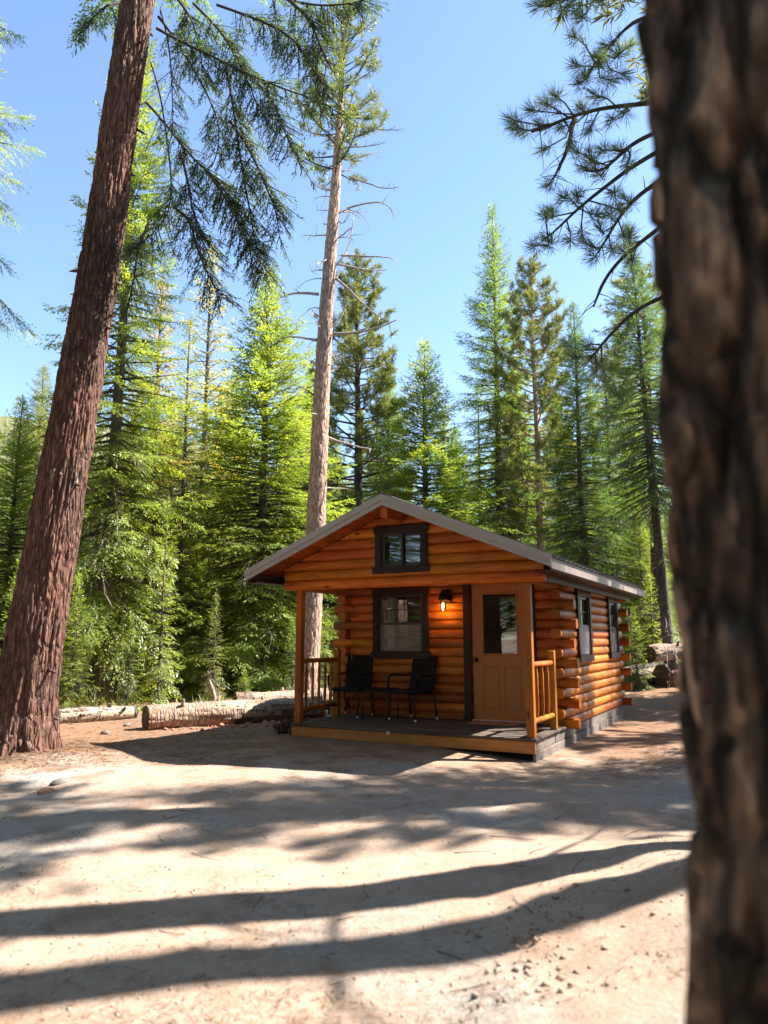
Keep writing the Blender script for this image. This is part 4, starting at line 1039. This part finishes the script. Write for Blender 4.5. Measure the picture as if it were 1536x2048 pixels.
# the tall half-bare pine behind the cabin
bp = at(611, 1300, 18.6); bp.z = gz(bp.x, bp.y) - .1
tpz = at(690, 22, 18.6); Hp = (tpz - bp).length; lean_a = math.atan2(tpz.x - bp.x, tpz.z - bp.z)
zc = at(670, 355, 18.6).z - bp.z
tp = empty('tall_pine', bp); tp.rotation_euler = (0, lean_a, 0); tag(tp, 'tall pine with long bare pinkish trunk and dead branches behind the cabin', 'tree')
rg = np.random.RandomState(31)
LG = Geo(); TG = Geo()
zz = np.linspace(0, Hp, 300); rad = np.interp(zz, [0, .6, 5, 10, 14, 17, Hp], [.36, .29, .235, .19, .135, .07, .012])
th = np.linspace(0, 2 * np.pi, 56, endpoint=False)
V, Qd, Tr = tube(np.stack([.03 * np.sin(zz * .5), .03 * np.cos(zz * .4), zz], 1), rad, 56, bark_disp(th, zz, None, 8.2, .016, 8, 1.6) - .01, False)
link('trunk', np_mesh('trunk', V, Qd, None, M['barkpine'], True), tp)
az = 0
for k in range(66):
    t = (k + rg.uniform()) / 66; z = zc + (Hp - zc) * t; az += 2.4 + rg.normal(0, .4)
    L = (1.55 if t > .35 else 1.15) * (1 - t) ** .45 * rg.uniform(.45, 1.2) + .15
    br = branch_curve(rg, np.array([0, 0, z]), az, L, .15 + .7 * t, .1, .25, 8, .12); limb_tri(TG, br, .012 + .018 * L, .006)
    ns = max(3, int(10 * L)); s = rg.uniform(.35, 1, ns); s[0] = 1; f = s * 7; i0 = np.minimum(f.astype(int), 6); fr = (f - i0)[:, None]
    P = br[i0] * (1 - fr) + br[i0 + 1] * fr; D = unit(unit(br[i0 + 1] - br[i0]) * .7 + rg.normal(0, .5, (ns, 3)) + UP * .4); sl = rg.uniform(.08, .3, ns)
    TG.add(*strips(P, D, unit(rg.normal(size=D.shape)), sl * 1.2, np.full(ns, .016)))
    tuft(rg, LG, P + D * sl[:, None], unit(D + UP * .3), 20, .19, .020)
c = link('crown', LG.mesh('crown', M['pineleaf']), tp); c.color = (.20, .22, .075, 1)
link('limbs', TG.mesh('limbs', M['limb'], True), tp)['kind'] = 'stuff'
Mi = (Matrix.Translation(bp) @ Matrix.Rotation(lean_a, 4, 'Y')).inverted()
DL = [([(648, 589), (598, 584), (575, 589), (555, 598)], .035), ([(642, 682), (588, 672), (556, 676)], .032), ([(668, 510), (740, 514), (772, 512), (788, 520)], .026), ([(664, 526), (735, 541), (777, 541)], .026),
      ([(664, 552), (700, 578), (730, 615), (772, 642)], .034), ([(655, 668), (710, 668), (760, 655), (802, 636)], .036), ([(662, 540), (690, 515), (703, 480), (707, 425)], .03), ([(656, 580), (672, 560), (688, 525)], .03),
      ([(652, 662), (680, 640), (694, 605)], .034), ([(645, 872), (690, 888), (752, 901)], .036), ([(636, 975), (700, 978)], .022), ([(634, 795), (615, 782), (598, 770)], .026), ([(648, 640), (630, 628), (622, 616)], .024),
      ([(684, 418), (720, 412), (755, 398), (772, 408), (790, 425)], .026), ([(688, 350), (740, 368), (770, 380), (804, 372)], .024), ([(664, 468), (630, 472), (602, 470)], .022), ([(660, 518), (640, 524), (632, 530)], .02), ([(660, 540), (635, 540), (620, 543)], .02),
      ([(670, 422), (650, 420), (630, 421)], .018), ([(674, 478), (695, 462), (705, 455)], .02), ([(640, 830), (622, 826)], .02), ([(672, 385), (650, 378), (644, 372)], .016), ([(640, 905), (622, 900), (610, 896)], .022), ([(655, 745), (672, 738)], .025), ([(690, 250), (745, 258), (790, 262), (812, 256)], .018), ([(690, 235), (730, 205), (765, 190)], .016)]
for k in range(26):
    yq = rg.uniform(250, 800); xc = np.interp(yq, [60, 250, 480, 600, 750, 1000], [690, 684, 666, 657, 645, 628]); sg = rg.choice([-1, 1]); ln = rg.uniform(14, 75) * (1.2 if yq < 560 else .7)
    DL.append(([(xc + sg * 6, yq), (xc + sg * (10 + ln * .5), yq + rg.uniform(-12, 10)), (xc + sg * (12 + ln), yq + rg.uniform(-22, 26))], rg.uniform(.012, .022)))
for poly, r in DL:
    da = rg.uniform(-.1, .1); db = rg.uniform(-.9, .9)
    P = axis_pts(poly, np.linspace(18.6 + da, 18.6 + db, len(poly)), 18)
    P = np.array([list(Mi @ Vector(p)) for p in P]); P += .02 * np.stack([perlin(np.arange(18) * .4, r * 900, k * 5.0) for k in range(3)], 1)
    r *= 1.25; g = Geo(); g.tube(P, np.linspace(r, r * .25, 18), 7)
    for q in range(rg.randint(2, 6)):
        k = rg.randint(6, 17); d = unit(unit(P[min(k + 1, 17)] - P[k - 1]) * .6 + rg.normal(0, .6, 3)); l2 = rg.uniform(.1, .4)
        g.tube([P[k], P[k] + d * l2 * .5, P[k] + d * l2 + UP * rg.uniform(-.05, .05)], [r * .32, r * .22, .003], 5)
    link('dead_limb', g.mesh('dead_limb', M['dead'], True), tp)

# the dark trunk close by on the right, and its crown far overhead
nt_b = Vector((.872, 1.20, -.1)); nt_ = empty('near_pine', nt_b); tag(nt_, 'dark rough barked pine trunk filling the right side close to the camera', 'tree')
zz = np.concatenate([np.linspace(0, 4.2, 340), np.linspace(4.3, 23, 60)])
pts = np.stack([np.interp(zz, [0, 1.05, 1.6, 3.0, 23], [.825, .842, .866, .874, .9]), 1.20 + 0 * zz, zz - .1], 1); rad = np.interp(zz, [0, .3, 1, 4, 12, 23], [.41, .36, .345, .33, .25, .04])
hero_trunk(nt_, pts, rad, 200, 21.4, .05, 'barknear', .03)
c2 = link('crown', PROTO['pine_high'][1], nt_, (0, 0, -.5), (0, 0, 1.0)); c2.color = (*OLIVE, 1)

# the pine whose long-needled boughs hang in at the upper right
pb = Vector((4.25, 7.75, 0)); pb.z = gz(pb.x, pb.y) - .1
bp_ = empty('bough_pine', pb); tag(bp_, 'pine hidden by the near trunk with long needle tufts against the sky', 'tree')
zz = np.linspace(0, 22, 200); rad = np.interp(zz, [0, .5, 6, 14, 22], [.36, .28, .23, .14, .02])
hero_trunk(bp_, np.stack([4.25 + 0 * zz, 7.75 + 0 * zz, zz + pb.z], 1), rad, 60, 12.1, .03, 'barkred', .03)
rg = np.random.RandomState(9); LG = Geo(); TG = Geo()
BB = [([(1420, 190), (1280, 210), (1215, 213), (1150, 230), (1100, 250), (1055, 268)], [(1030, 255), (1022, 240), (1045, 262), (1090, 205), (1062, 220), (1082, 250), (1088, 298), (1140, 285), (1120, 255), (1160, 215), (1178, 262), (1222, 240), (1110, 190), (1190, 190), (1250, 225)]),
      ([(1420, 230), (1280, 272), (1230, 320), (1200, 345), (1165, 340)], [(1168, 335), (1192, 342), (1205, 300), (1235, 300), (1180, 310), (1255, 330), (1150, 300)]),
      ([(1420, 250), (1285, 315), (1210, 375), (1150, 420), (1110, 465), (1078, 485)], [(1066, 492), (1092, 480), (1105, 425), (1140, 482), (1165, 472), (1155, 390), (1125, 395), (1195, 430), (1230, 385), (1240, 420), (1090, 430)]),
      ([(1420, 300), (1285, 380), (1240, 430), (1215, 475), (1192, 512)], [(1216, 425), (1200, 455), (1188, 517), (1250, 400), (1225, 500), (1245, 470), (1175, 490)]),
      ([(1420, 380), (1285, 480), (1222, 535), (1195, 590), (1186, 618)], [(1260, 470), (1245, 500), (1262, 520)]),
      ([(1150, 230), (1135, 300), (1118, 335), (1105, 362)], [(1097, 370)]),
      ([(1400, 20), (1290, 30), (1245, 60), (1215, 100), (1172, 148)], [(1212, 92), (1150, 132), (1148, 70), (1170, 150), (1205, 122), (1240, 105), (1250, 150), (1225, 160), (1195, 115), (1260, 90), (1155, 165)]),
      ([(1400, -60), (1290, -30), (1200, -20), (1120, -5), (1080, 5)], [(1072, 12), (1092, 8), (1150, 22), (1160, 35), (1205, 2), (1130, 15), (1105, -5)]),
      ([(1420, 560), (1280, 610), (1210, 680), (1180, 720)], [(1150, 715), (1192, 745), (1135, 690), (1210, 760), (1175, 690)])]
for poly, tf in BB:
    dd = np.linspace(7.6, 7.0 + rg.uniform(-.3, .3), len(poly)); br = axis_pts(poly, dd, 30)
    TG.tube(br, np.linspace(.030, .009, 30), 6, None, False)
    for (tx, ty) in tf:
        dt = 7.1 + rg.uniform(-.4, .4); e_ = np.array(list(at(tx, ty, dt)))
        k = int(np.argmin(np.linalg.norm(br[:, [0, 2]] - e_[[0, 2]], axis=1))); k = max(1, min(28, k - 3)); s0 = br[k]
        mid = (s0 + e_) / 2 + rg.normal(0, .04, 3) - UP * .04; TG.tube([s0, mid, e_], [.010, .008, .006], 5, None, False)
        D = unit(e_ - mid + UP * .06)
        tuft(rg, LG, np.array([e_, e_ - D * .05]), np.tile(D, (2, 1)), 62, .185, .006, 1.0)
        if rg.uniform() < .5: tuft(rg, LG, np.array([mid]), D[None], 24, .15, .008, 1.0)
    for q in range(8):                                        # bare twigs
        k = rg.randint(8, 29); D = unit(rg.normal(0, .5, 3) - UP * .2 + unit(br[k] - br[k - 1]) * .5); l2 = rg.uniform(.15, .45)
        TG.tube([br[k], br[k] + D * l2 * .5, br[k] + D * l2 - UP * .04], [.006, .004, .002], 4, None, False)
for nm, g, mk in (('boughs', LG, 'pineleaf'), ('limbs', TG, 'limb')):
    o = link(nm, g.mesh(nm, M[mk]), bp_); o.data.transform(Matrix.Translation(-pb))
    if nm == 'boughs': o.color = (.15, .205, .11, 1)
    else: o['kind'] = 'stuff'
c2 = link('crown', PROTO['pine_high'][1], bp_, (0, 0, -4.2), (0, 0, 2.2)); c2.color = (*OLIVE, 1)

# ------------------------------------------------------------------ fallen logs, stones, stumps
def fallen(name, label, pa, pb_, r0, r1, seed, group=None, bare=(), n=44, rings=70, mat='barkgrey', parent=None):
    pa, pb_ = Vector(pa), Vector(pb_); d = pb_ - pa; L = d.length; d.normalize()
    e = empty(name, (pa.x, pa.y, pa.z)); tag(e, label, 'log', group)
    u = np.linspace(0, 1, rings); P = np.outer(u * L, np.array(d)); P[:, 2] += .02 * perlin(u * 4, seed, 0)
    rad = r0 + (r1 - r0) * u; th = np.linspace(0, 2 * np.pi, n, endpoint=False)
    dsp = bark_disp(th, u * L, None, seed, .024, 8, 1.3) - .018 + (rad * .14)[:, None] * perlin(np.cos(th)[None] + seed, np.sin(th)[None], (u * L)[:, None] * 1.3)
    V, Qd, Tr = tube(P, rad, n, dsp, False)
    link('bark', np_mesh('bark', V, Qd, None, M[mat], True), e)
    W3 = V.reshape(rings, n, 3)
    if L > 1.2:
        for q in range(4):
            kk = rk.randint(8, rings - 8); jj = int(n * rk.uniform(.15, .5)); p = W3[kk, jj]; dr = unit(p - P[kk]); g = Geo()
            g.tube([p - dr * .03, p + dr * .03, p + dr * rk.uniform(.05, .12)], [.04, .03, .018], 7); link('branch_stub', g.mesh('branch_stub', M[mat], True), e)
    for nm, k, s in (('cut_end', 0, -1), ('cut_end', rings - 1, 1)):          # ringed, slightly dished end faces
        rim = W3[k]; cen = rim.mean(0); Vd = [cen + np.array(d) * s * .004]; nr = 6; F = []
        for q in range(1, nr + 1):
            fr = q / nr; Vd += list(cen + (rim - cen) * fr * .985 + np.array(d) * (s * (.012 * math.sin(q * 2.2) + .01 * rk.normal() * .4)))
        for a in range(n):
            F.append((0, 1 + (a + 1) % n, 1 + a) if s < 0 else (0, 1 + a, 1 + (a + 1) % n))
            for q in range(nr - 1):
                f = (1 + q * n + a, 1 + q * n + (a + 1) % n, 1 + (q + 1) * n + (a + 1) % n, 1 + (q + 1) * n + a); F.append(f[::-1] if s > 0 else f)
        link(nm, pd_mesh(nm, Vd, F, M['endgrain'], True), e)
    for (u0, u1, a0, a1) in bare:                                            # patches where the bark is gone
        A_, B_ = int(u0 * rings), int(u1 * rings); j0, j1 = int(a0 * n), int(a1 * n)
        cen = P[A_:B_, None, :]; sub = W3[A_:B_, j0:j1]; nn_ = unit(sub - cen)
        Vp = (cen + nn_ * (rad[A_:B_, None, None] + .006 + .01 * perlin(np.arange(A_, B_)[:, None] * .3, np.arange(j0, j1)[None] * .5, seed)[..., None])).reshape(-1, 3)
        m_, n_ = B_ - A_, j1 - j0; i_, j_ = np.meshgrid(np.arange(m_ - 1), np.arange(n_ - 1), indexing='ij')
        keep = (perlin(i_ * .35, j_ * .45, seed + 3) > -.28).ravel()
        Qp = np.stack([i_ * n_ + j_, i_ * n_ + j_ + 1, (i_ + 1) * n_ + j_ + 1, (i_ + 1) * n_ + j_], -1).reshape(-1, 4)[keep]
        link('bare_wood', np_mesh('bare_wood', Vp, Qp, None, M['bleached'], True), e)
    return e
def onground(px, py, up=0.0, it=6):
    """the ground point seen at a pixel"""
    d = 12.0
    for _ in range(40):
        p = at(px, py, d); h = gz(p.x, p.y) + up; d += (p.z - h) * 2.2
        d = min(max(d, 2), 40)
    p = at(px, py, d); p.z = gz(p.x, p.y) + up; return p
GL = 'fallen logs and cut wood'
a_ = at(291, 1446, 12.35); a_.z = gz(a_.x, a_.y) + .17
b_ = at(640, 1438, 14.1); b_.z = gz(b_.x, b_.y) + .16
fallen('fallen_log', 'thick fallen log with dark cut end lying left of the porch', a_, b_, .215, .20, 5.1, GL, [(.36, .54, .28, .46), (.50, .74, .38, .58), (.66, .95, .26, .5)], mat='barklog')
a_ = at(470, 1412, 15.2); a_.z = gz(a_.x, a_.y) + .2; b_ = at(760, 1400, 16.4); b_.z = gz(b_.x, b_.y) + .2
fallen('fallen_log', 'second log lying behind the thick fallen log by the porch', a_, b_, .23, .2, 9.4, GL, [(.1, .4, .3, .7)], mat='barklog')
a_ = at(112, 1450, 13.2); a_.z = gz(a_.x, a_.y) + .10; b_ = at(268, 1436, 14.2); b_.z = gz(b_.x, b_.y) + .10
fallen('fallen_log', 'low bleached log between the leaning trunk and thick log', a_, b_, .14, .12, 2.4, GL, [(.02, .5, .2, .9), (.5, .97, .25, .85)], mat='barkgrey')
for k, (px, py, r) in enumerate(((556, 1452, .055), (570, 1447, .05), (563, 1440, .05), (579, 1454, .06), (548, 1446, .045))):
    p = onground(px, 1460, r); p.z += (1452 - py) * .008 * 1.0
    q = p + Vector((.28 + .04 * k, .22, .0))
    fallen('firewood', ('split firewood piece by the porch corner', 'short firewood round by the porch corner', 'topmost firewood round by the porch corner', 'firewood round touching the deck corner', 'leftmost firewood piece by the porch corner')[k], p, q, r, r * .95, k * 3.3 + 1, GL, [], 16, 10, 'barkred').__setitem__('category', 'firewood')
sgp = onground(366, 1440); sg_ = empty('broken_snag', sgp + Vector((.2, 1.6, 0))); sg_.location.z = gz(sg_.location.x, sg_.location.y); tag(sg_, 'short splintered red stake standing behind the thick fallen log', 'stump')
V, Qd, Tr = tube([(.0, 0, -.1), (.0, 0, .3), (-.06, 0, .5), (-.10, 0, .60), (-.13, 0, .68)], [.05, .045, .04, .02, .004], 7); link('splintered_wood', np_mesh('splintered_wood', V, Qd, Tr, M['barkpine']), sg_)
V, Qd, Tr = tube([(.09, .02, -.1), (.08, .02, .2), (.10, .02, .36)], [.03, .03, .004], 6); link('splinter', np_mesh('splinter', V, Qd, Tr, M['bleached']), sg_)
a_ = at(1299, 1308, 19.0); b_ = at(1420, 1296, 20.0)
fallen('cut_log', 'cut log propped high beyond the cabin corner on the right', a_, b_, .21, .2, 7.7, GL, [(.0, .3, .55, .9)], mat='barklog')
a_ = at(1247, 1358, 19.6); a_.z = gz(a_.x, a_.y) + .2; b_ = at(1345, 1335, 20.2); b_.z = a_.z + .22
fallen('fallen_log', 'weathered log lying under the propped log on the right', a_, b_, .26, .24, 3.9, GL, [(.1, .6, .4, .9)], mat='barkgrey')
a_ = at(1322, 1345, 19.4); a_.z = gz(a_.x, a_.y) + .25; b_ = at(1420, 1340, 19.9); b_.z = gz(b_.x, b_.y) + .25
fallen('fallen_log', 'stout short log supporting the propped log from below', a_, b_, .3, .28, 6.9, GL, [], mat='barkred')
def stone(name, label, p, sx, sy, sz, seed, mat='rock', group='stones on the ground'):
    th = np.linspace(0, 2 * np.pi, 18, endpoint=False); ph = np.linspace(-np.pi / 2 + .01, np.pi / 2 - .01, 11); P_, T2 = np.meshgrid(ph, th, indexing='ij')
    X = np.cos(P_) * np.cos(T2); Y = np.cos(P_) * np.sin(T2); Z = np.sin(P_); r = 1 + .35 * perlin(X * 1.3 + seed, Y * 1.3, Z * 1.3) + .12 * perlin(X * 4, Y * 4 + seed, Z * 4)
    V = np.stack([X * r * sx, Y * r * sy, Z * r * sz], -1).reshape(-1, 3); i_, j_ = np.meshgrid(np.arange(10), np.arange(18), indexing='ij'); j2 = (j_ + 1) % 18
    o = link(name, np_mesh(name, V, np.stack([i_ * 18 + j_, i_ * 18 + j2, (i_ + 1) * 18 + j2, (i_ + 1) * 18 + j_], -1).reshape(-1, 4), None, M[mat], True), None, (p.x, p.y, p.z + sz * .15)); o.rotation_euler = (0, 0, seed)
    return tag(o, label, 'stone', group)
stone('stone', 'flat pale stone in front of the leaning trunk', onground(122, 1566), .125, .08, .04, 1.2)
stone('stone', 'brown chunk beside the flat pale stone', onground(92, 1585), .09, .06, .035, 4.4, 'redwood')
for px, py, s, lab in ((1256, 1372, .22, 'boulder at the foot of the log pile nearest the cabin'), (1285, 1368, .18, 'boulder beneath the propped log'), (1310, 1362, .2, 'boulder at the log pile beside the dark near trunk'), (210, 1468, .09, 'small stone between leaning trunk and thick log'), (255, 1452, .07, 'small stone just left of the thick log end')):
    stone('stone', lab, onground(px, py), s, s * .8, s * .6, px * .1)

# ------------------------------------------------------------------ shrubs on the right, ring of unseen firs added to block sky fill
rg = np.random.RandomState(55)
def shrub(label, p, h, w_, col):
    e = empty('shrub', p); tag(e, label, 'shrub', 'shrubs beside the log pile'); SG = Geo(); LG = Geo()
    for k in range(26):
        a = rg.uniform(0, 6.28); D = np.array([math.cos(a) * rg.uniform(.1, .9), math.sin(a) * rg.uniform(.1, .9), 1.0]); D /= np.linalg.norm(D); L = h * rg.uniform(.6, 1.15)
        u = np.linspace(0, 1, 6); br = np.outer(u * L, D) * np.array([w_, w_, 1]); SG.tube(br, np.linspace(.008, .003, 6), 4, None, False)
        n = 22; s = rg.uniform(.25, 1, n); P = br[np.minimum((s * 5).astype(int), 5)] + rg.normal(0, .03, (n, 3))
        LG.add(*strips(P, unit(rg.normal(0, .8, (n, 3)) + D * .5), unit(rg.normal(0, .5, (n, 3)) + UP), rg.uniform(.05, .10, n), rg.uniform(.025, .05, n)))
    link('stems', SG.mesh('stems', M['deadbrown']), e)['kind'] = 'stuff'; c = link('leaves', LG.mesh('leaves', M['leaf']), e); c.color = (*col, 1)
for px, py, h, lab in ((1312, 1368, .7, 'bright leafy shrub in front of the log pile'), (1282, 1372, .35, 'low leafy shrub at the foot of the log pile'), (1252, 1350, .5, 'leafy shrub behind the rear cabin corner')):
    shrub(lab, onground(px, py), h, 1.0, (.28, .34, .07))
rr = random.Random(12)
for k, (x, y) in enumerate(((-2, -9), (2.5, -8), (6.5, -7), (10, -5), (9.5, -1), (13, 1.5), (-8, -9.5), (-17, 12), (-18, -2), (-12, -9), (16, -3), (0, -14), (6, -13), (-19, 18), (14.5, 4.2), (-5, -12), (11.5, -11))):
    tree(('fir_a', 'fir_b', 'fir_c', 'fir_d')[k % 4], 'fir_tree', 'unseen dense fir added to the surrounding forest to deepen the shade', 'surrounding forest outside the picture', x, y, rr.uniform(14, 19), rr.uniform(1.1, 1.4), GREEN, rr.uniform(0, 6))

# ------------------------------------------------------------------ far wood on the hillside (one mass)
def far_geo(seed):
    TGq, LGq, _ = fir(seed, 13, 1.0, 2.4, 40, .16, dens=3.6, slen=.62, swid=.26, tw=.45, irregular=.4)
    return np.vstack(LGq.V), np.vstack(LGq.Q), np.vstack(TGq.V[:1]), np.vstack(TGq.Q[:1])
FG = [far_geo(s) for s in (201, 202, 203)]
rg = np.random.RandomState(88); L_, W_ = Geo(), Geo(); n_ = 0
while n_ < 240:
    y = 40 + 230 * rg.uniform() ** 1.5; x = rg.uniform(-.62, .62) * y * 1.0
    if y < 60 and -8 < x < 14 and rg.uniform() < .3: continue
    V, Qd, V2, Q2 = FG[n_ % 3]; a = rg.uniform(0, 6.28); s = rg.uniform(.65, 1.25) * (1.0 if y < 90 else 1.15)
    Rm = np.array([[math.cos(a), -math.sin(a), 0], [math.sin(a), math.cos(a), 0], [0, 0, 1]]) * s; o = np.array([x, y, gz(x, y)])
    L_.add(V @ Rm.T + o, Qd); W_.add(V2 @ Rm.T + o, Q2); n_ += 1
fw = empty('forest', (0, 60, 0)); tag(fw, 'far wooded hillside of small conifers behind the trees', 'forest', kind='stuff')
for nm, g, mk in (('crown', L_, 'leaf'), ('trunk', W_, 'barkgrey')):
    o = link(nm, g.mesh(nm, M[mk]), fw); o.data.transform(Matrix.Translation((0, -60, 0))); o.color = (.19, .235, .085, 1); o['kind'] = 'stuff'

# ------------------------------------------------------------------ undergrowth, needle litter, pebbles, clods
def in_cabin(x, y):
    lx = (x - CO.x) * CX.x + (y - CO.y) * CX.y; ly = (x - CO.x) * CY.x + (y - CO.y) * CY.y
    return (lx > -4.3) & (lx < .6) & (ly > -.1) & (ly < 6.6)
U = Geo(); rg = np.random.RandomState(4)
for k in range(900):
    y = rg.uniform(14.6, 34); x = rg.uniform(-.62, .62) * y
    if in_cabin(x, y) or (x > 2.2 and y < 21): continue
    h = rg.uniform(.12, .5); nb_ = rg.randint(8, 22); a = rg.uniform(0, 6.28, nb_)
    D = np.stack([np.cos(a), np.sin(a), rg.uniform(.3, 1.6, nb_)], 1); P = np.array([x, y, gz(x, y)]) + rg.normal(0, .12, (nb_, 3)) * np.array([1, 1, 0])
    U.add(*strips(P, D, unit(rg.normal(size=(nb_, 3))), h * rg.uniform(.5, 1.2, nb_), rg.uniform(.02, .06, nb_)))
o = link('undergrowth', U.mesh('undergrowth', M['leaf'])); o.color = (.20, .20, .07, 1); tag(o, 'low undergrowth on the forest floor under the firs', 'undergrowth', kind='stuff')
def lay(name, label, cat, n, mat, lfun, wfun, region, seed, lift=.004):
    rg = np.random.RandomState(seed); x, y = region(rg, n); ok = ~in_cabin(x, y); x, y = x[ok], y[ok]; n = len(x)
    P = np.stack([x, y, ground_h(x, y) + lift], 1); a = rg.uniform(0, 6.28, n); l = lfun(rg, n)
    e2 = np.stack([x + np.cos(a) * l, y + np.sin(a) * l], 1); D = np.stack([np.cos(a) * l, np.sin(a) * l, ground_h(e2[:, 0], e2[:, 1]) + lift - P[:, 2] + rg.uniform(0, .012, n)], 1)
    V, Qd = strips(P, D, unit(np.stack([rg.normal(0, .4, n), rg.normal(0, .4, n), np.ones(n)], 1)), l, wfun(rg, n))
    o = link(name, np_mesh(name, V, Qd, None, M[mat])); tag(o, label, cat, kind='stuff'); return o
def yard(rg, n):
    y = 3.0 + 10.5 * rg.uniform(0, 1, n) ** 1.6; x = rg.uniform(-.60, .50, n) * (y + .4)
    # drifts
    keep = perlin(x * .9, y * .9, 6.6) + rg.normal(0, .22, n) > -.02
    return x[keep], y[keep]
def foot(rg, n):
    a = rg.uniform(0, 6.28, n); r = .45 + np.abs(rg.normal(0, .55, n)); return -4.6 + np.cos(a) * r, 9.5 + np.sin(a) * r
def edges(rg, n):
    y = rg.uniform(8.6, 17, n); x = rg.uniform(-.60, .6, n) * y
    keep = (x < -1.8 - (y - 9) * .1) | ((x > 2.2)); return x[keep], y[keep]
lay('pine_needles', 'scattered dry pine needles lying on the sandy yard', 'needles', 16000, 'litter', lambda r, n: r.uniform(.03, .11, n), lambda r, n: r.uniform(.0025, .0055, n) * np.where(r.uniform(size=n) < .1, 1.4, .85), yard, 1)
lay('pine_needles', 'drift of fallen needles and bark along the forest edge', 'needles', 15000, 'litter', lambda r, n: r.uniform(.05, .17, n), lambda r, n: r.uniform(.004, .014, n), edges, 2)
lay('pine_needles', 'brown needle duff heaped round the foot of the leaning trunk', 'needles', 7000, 'litter', lambda r, n: r.uniform(.04, .12, n), lambda r, n: r.uniform(.004, .012, n), foot, 5, .006)
TW = Geo(); rg = np.random.RandomState(6)
for k in range(60):
    y = 3.2 + 9 * rg.uniform() ** 1.4; x = rg.uniform(-.58, .48) * y
    if in_cabin(np.array([x]), np.array([y]))[0]: continue
    a = rg.uniform(0, 6.28); l = rg.uniform(.08, .34); q = np.linspace(0, 1, 4); X = x + np.cos(a) * l * q + rg.normal(0, .008, 4); Y = y + np.sin(a) * l * q + rg.normal(0, .008, 4)
    TW.tube(np.stack([X, Y, ground_h(X, Y) + .006], 1), np.linspace(.003, .0012, 4), 5)
tag(link('twigs', TW.mesh('twigs', M['deadbrown'])), 'thin broken twigs lying about the yard', 'twigs', kind='stuff')
def lumps(name, label, cat, x, y, r, mat, seed, sink=.3):
    rg = np.random.RandomState(seed); n = len(x)
    base = np.array([[1, 0, 0], [-1, 0, 0], [0, 1, 0], [0, -1, 0], [0, 0, 1], [0, 0, -1]], float); T8 = np.array([[0, 2, 4], [2, 1, 4], [1, 3, 4], [3, 0, 4], [2, 0, 5], [1, 2, 5], [3, 1, 5], [0, 3, 5]])
    V = base[None] * rg.uniform(.6, 1.3, (n, 6, 1)) * r[:, None, None] * np.array([1, 1, .7]) + rg.normal(0, .12, (n, 6, 3)) * r[:, None, None]
    a = rg.uniform(0, 6.28, n); c_, s_ = np.cos(a)[:, None], np.sin(a)[:, None]; Vx = V[..., 0] * c_ - V[..., 1] * s_; Vy = V[..., 0] * s_ + V[..., 1] * c_
    V = np.stack([Vx + x[:, None], Vy + y[:, None], V[..., 2] + (ground_h(x, y) + r * (.5 - sink))[:, None]], -1).reshape(-1, 3)
    o = link(name, np_mesh(name, V, None, (T8[None] + 6 * np.arange(n)[:, None, None]).reshape(-1, 3), M[mat], False)); tag(o, label, cat, kind='stuff')
rg = np.random.RandomState(15); n = 3800; y = 3.0 + 9 * rg.uniform(0, 1, n) ** 1.7; x = rg.uniform(-.6, .5, n) * (y + .3); k_ = ~in_cabin(x, y); x, y = x[k_], y[k_]
lumps('gravel', 'tiny granite pebbles strewn over the yard', 'gravel', x, y, .002 + .010 * rg.uniform(0, 1, len(x)) ** 5, 'pebble', 3)
n = 420; y = rg.uniform(3.0, 4.2, n); x = .35 + .25 * (y - 3.2) + rg.normal(.2, .13, n); x = np.where(rg.uniform(size=n) < .25, x + rg.uniform(0, 1.2, n), x)
lumps('soil_clods', 'crumbled soil clods along the cut bank near the camera', 'soil', x, y, .003 + .020 * rg.uniform(0, 1, n) ** 4, 'ground', 8)
n = 700; y = rg.uniform(12.2, 14.2, n); x = -4.2 + (y - 12.2) * 1.4 + rg.uniform(0, 3.2, n); k_ = ~in_cabin(x, y); x, y = x[k_], y[k_]
lumps('bark_chips', 'bark chips and wood chunks around the fallen log', 'bark chips', x, y, .008 + .05 * rg.uniform(0, 1, len(x)) ** 3, 'redwood', 9)
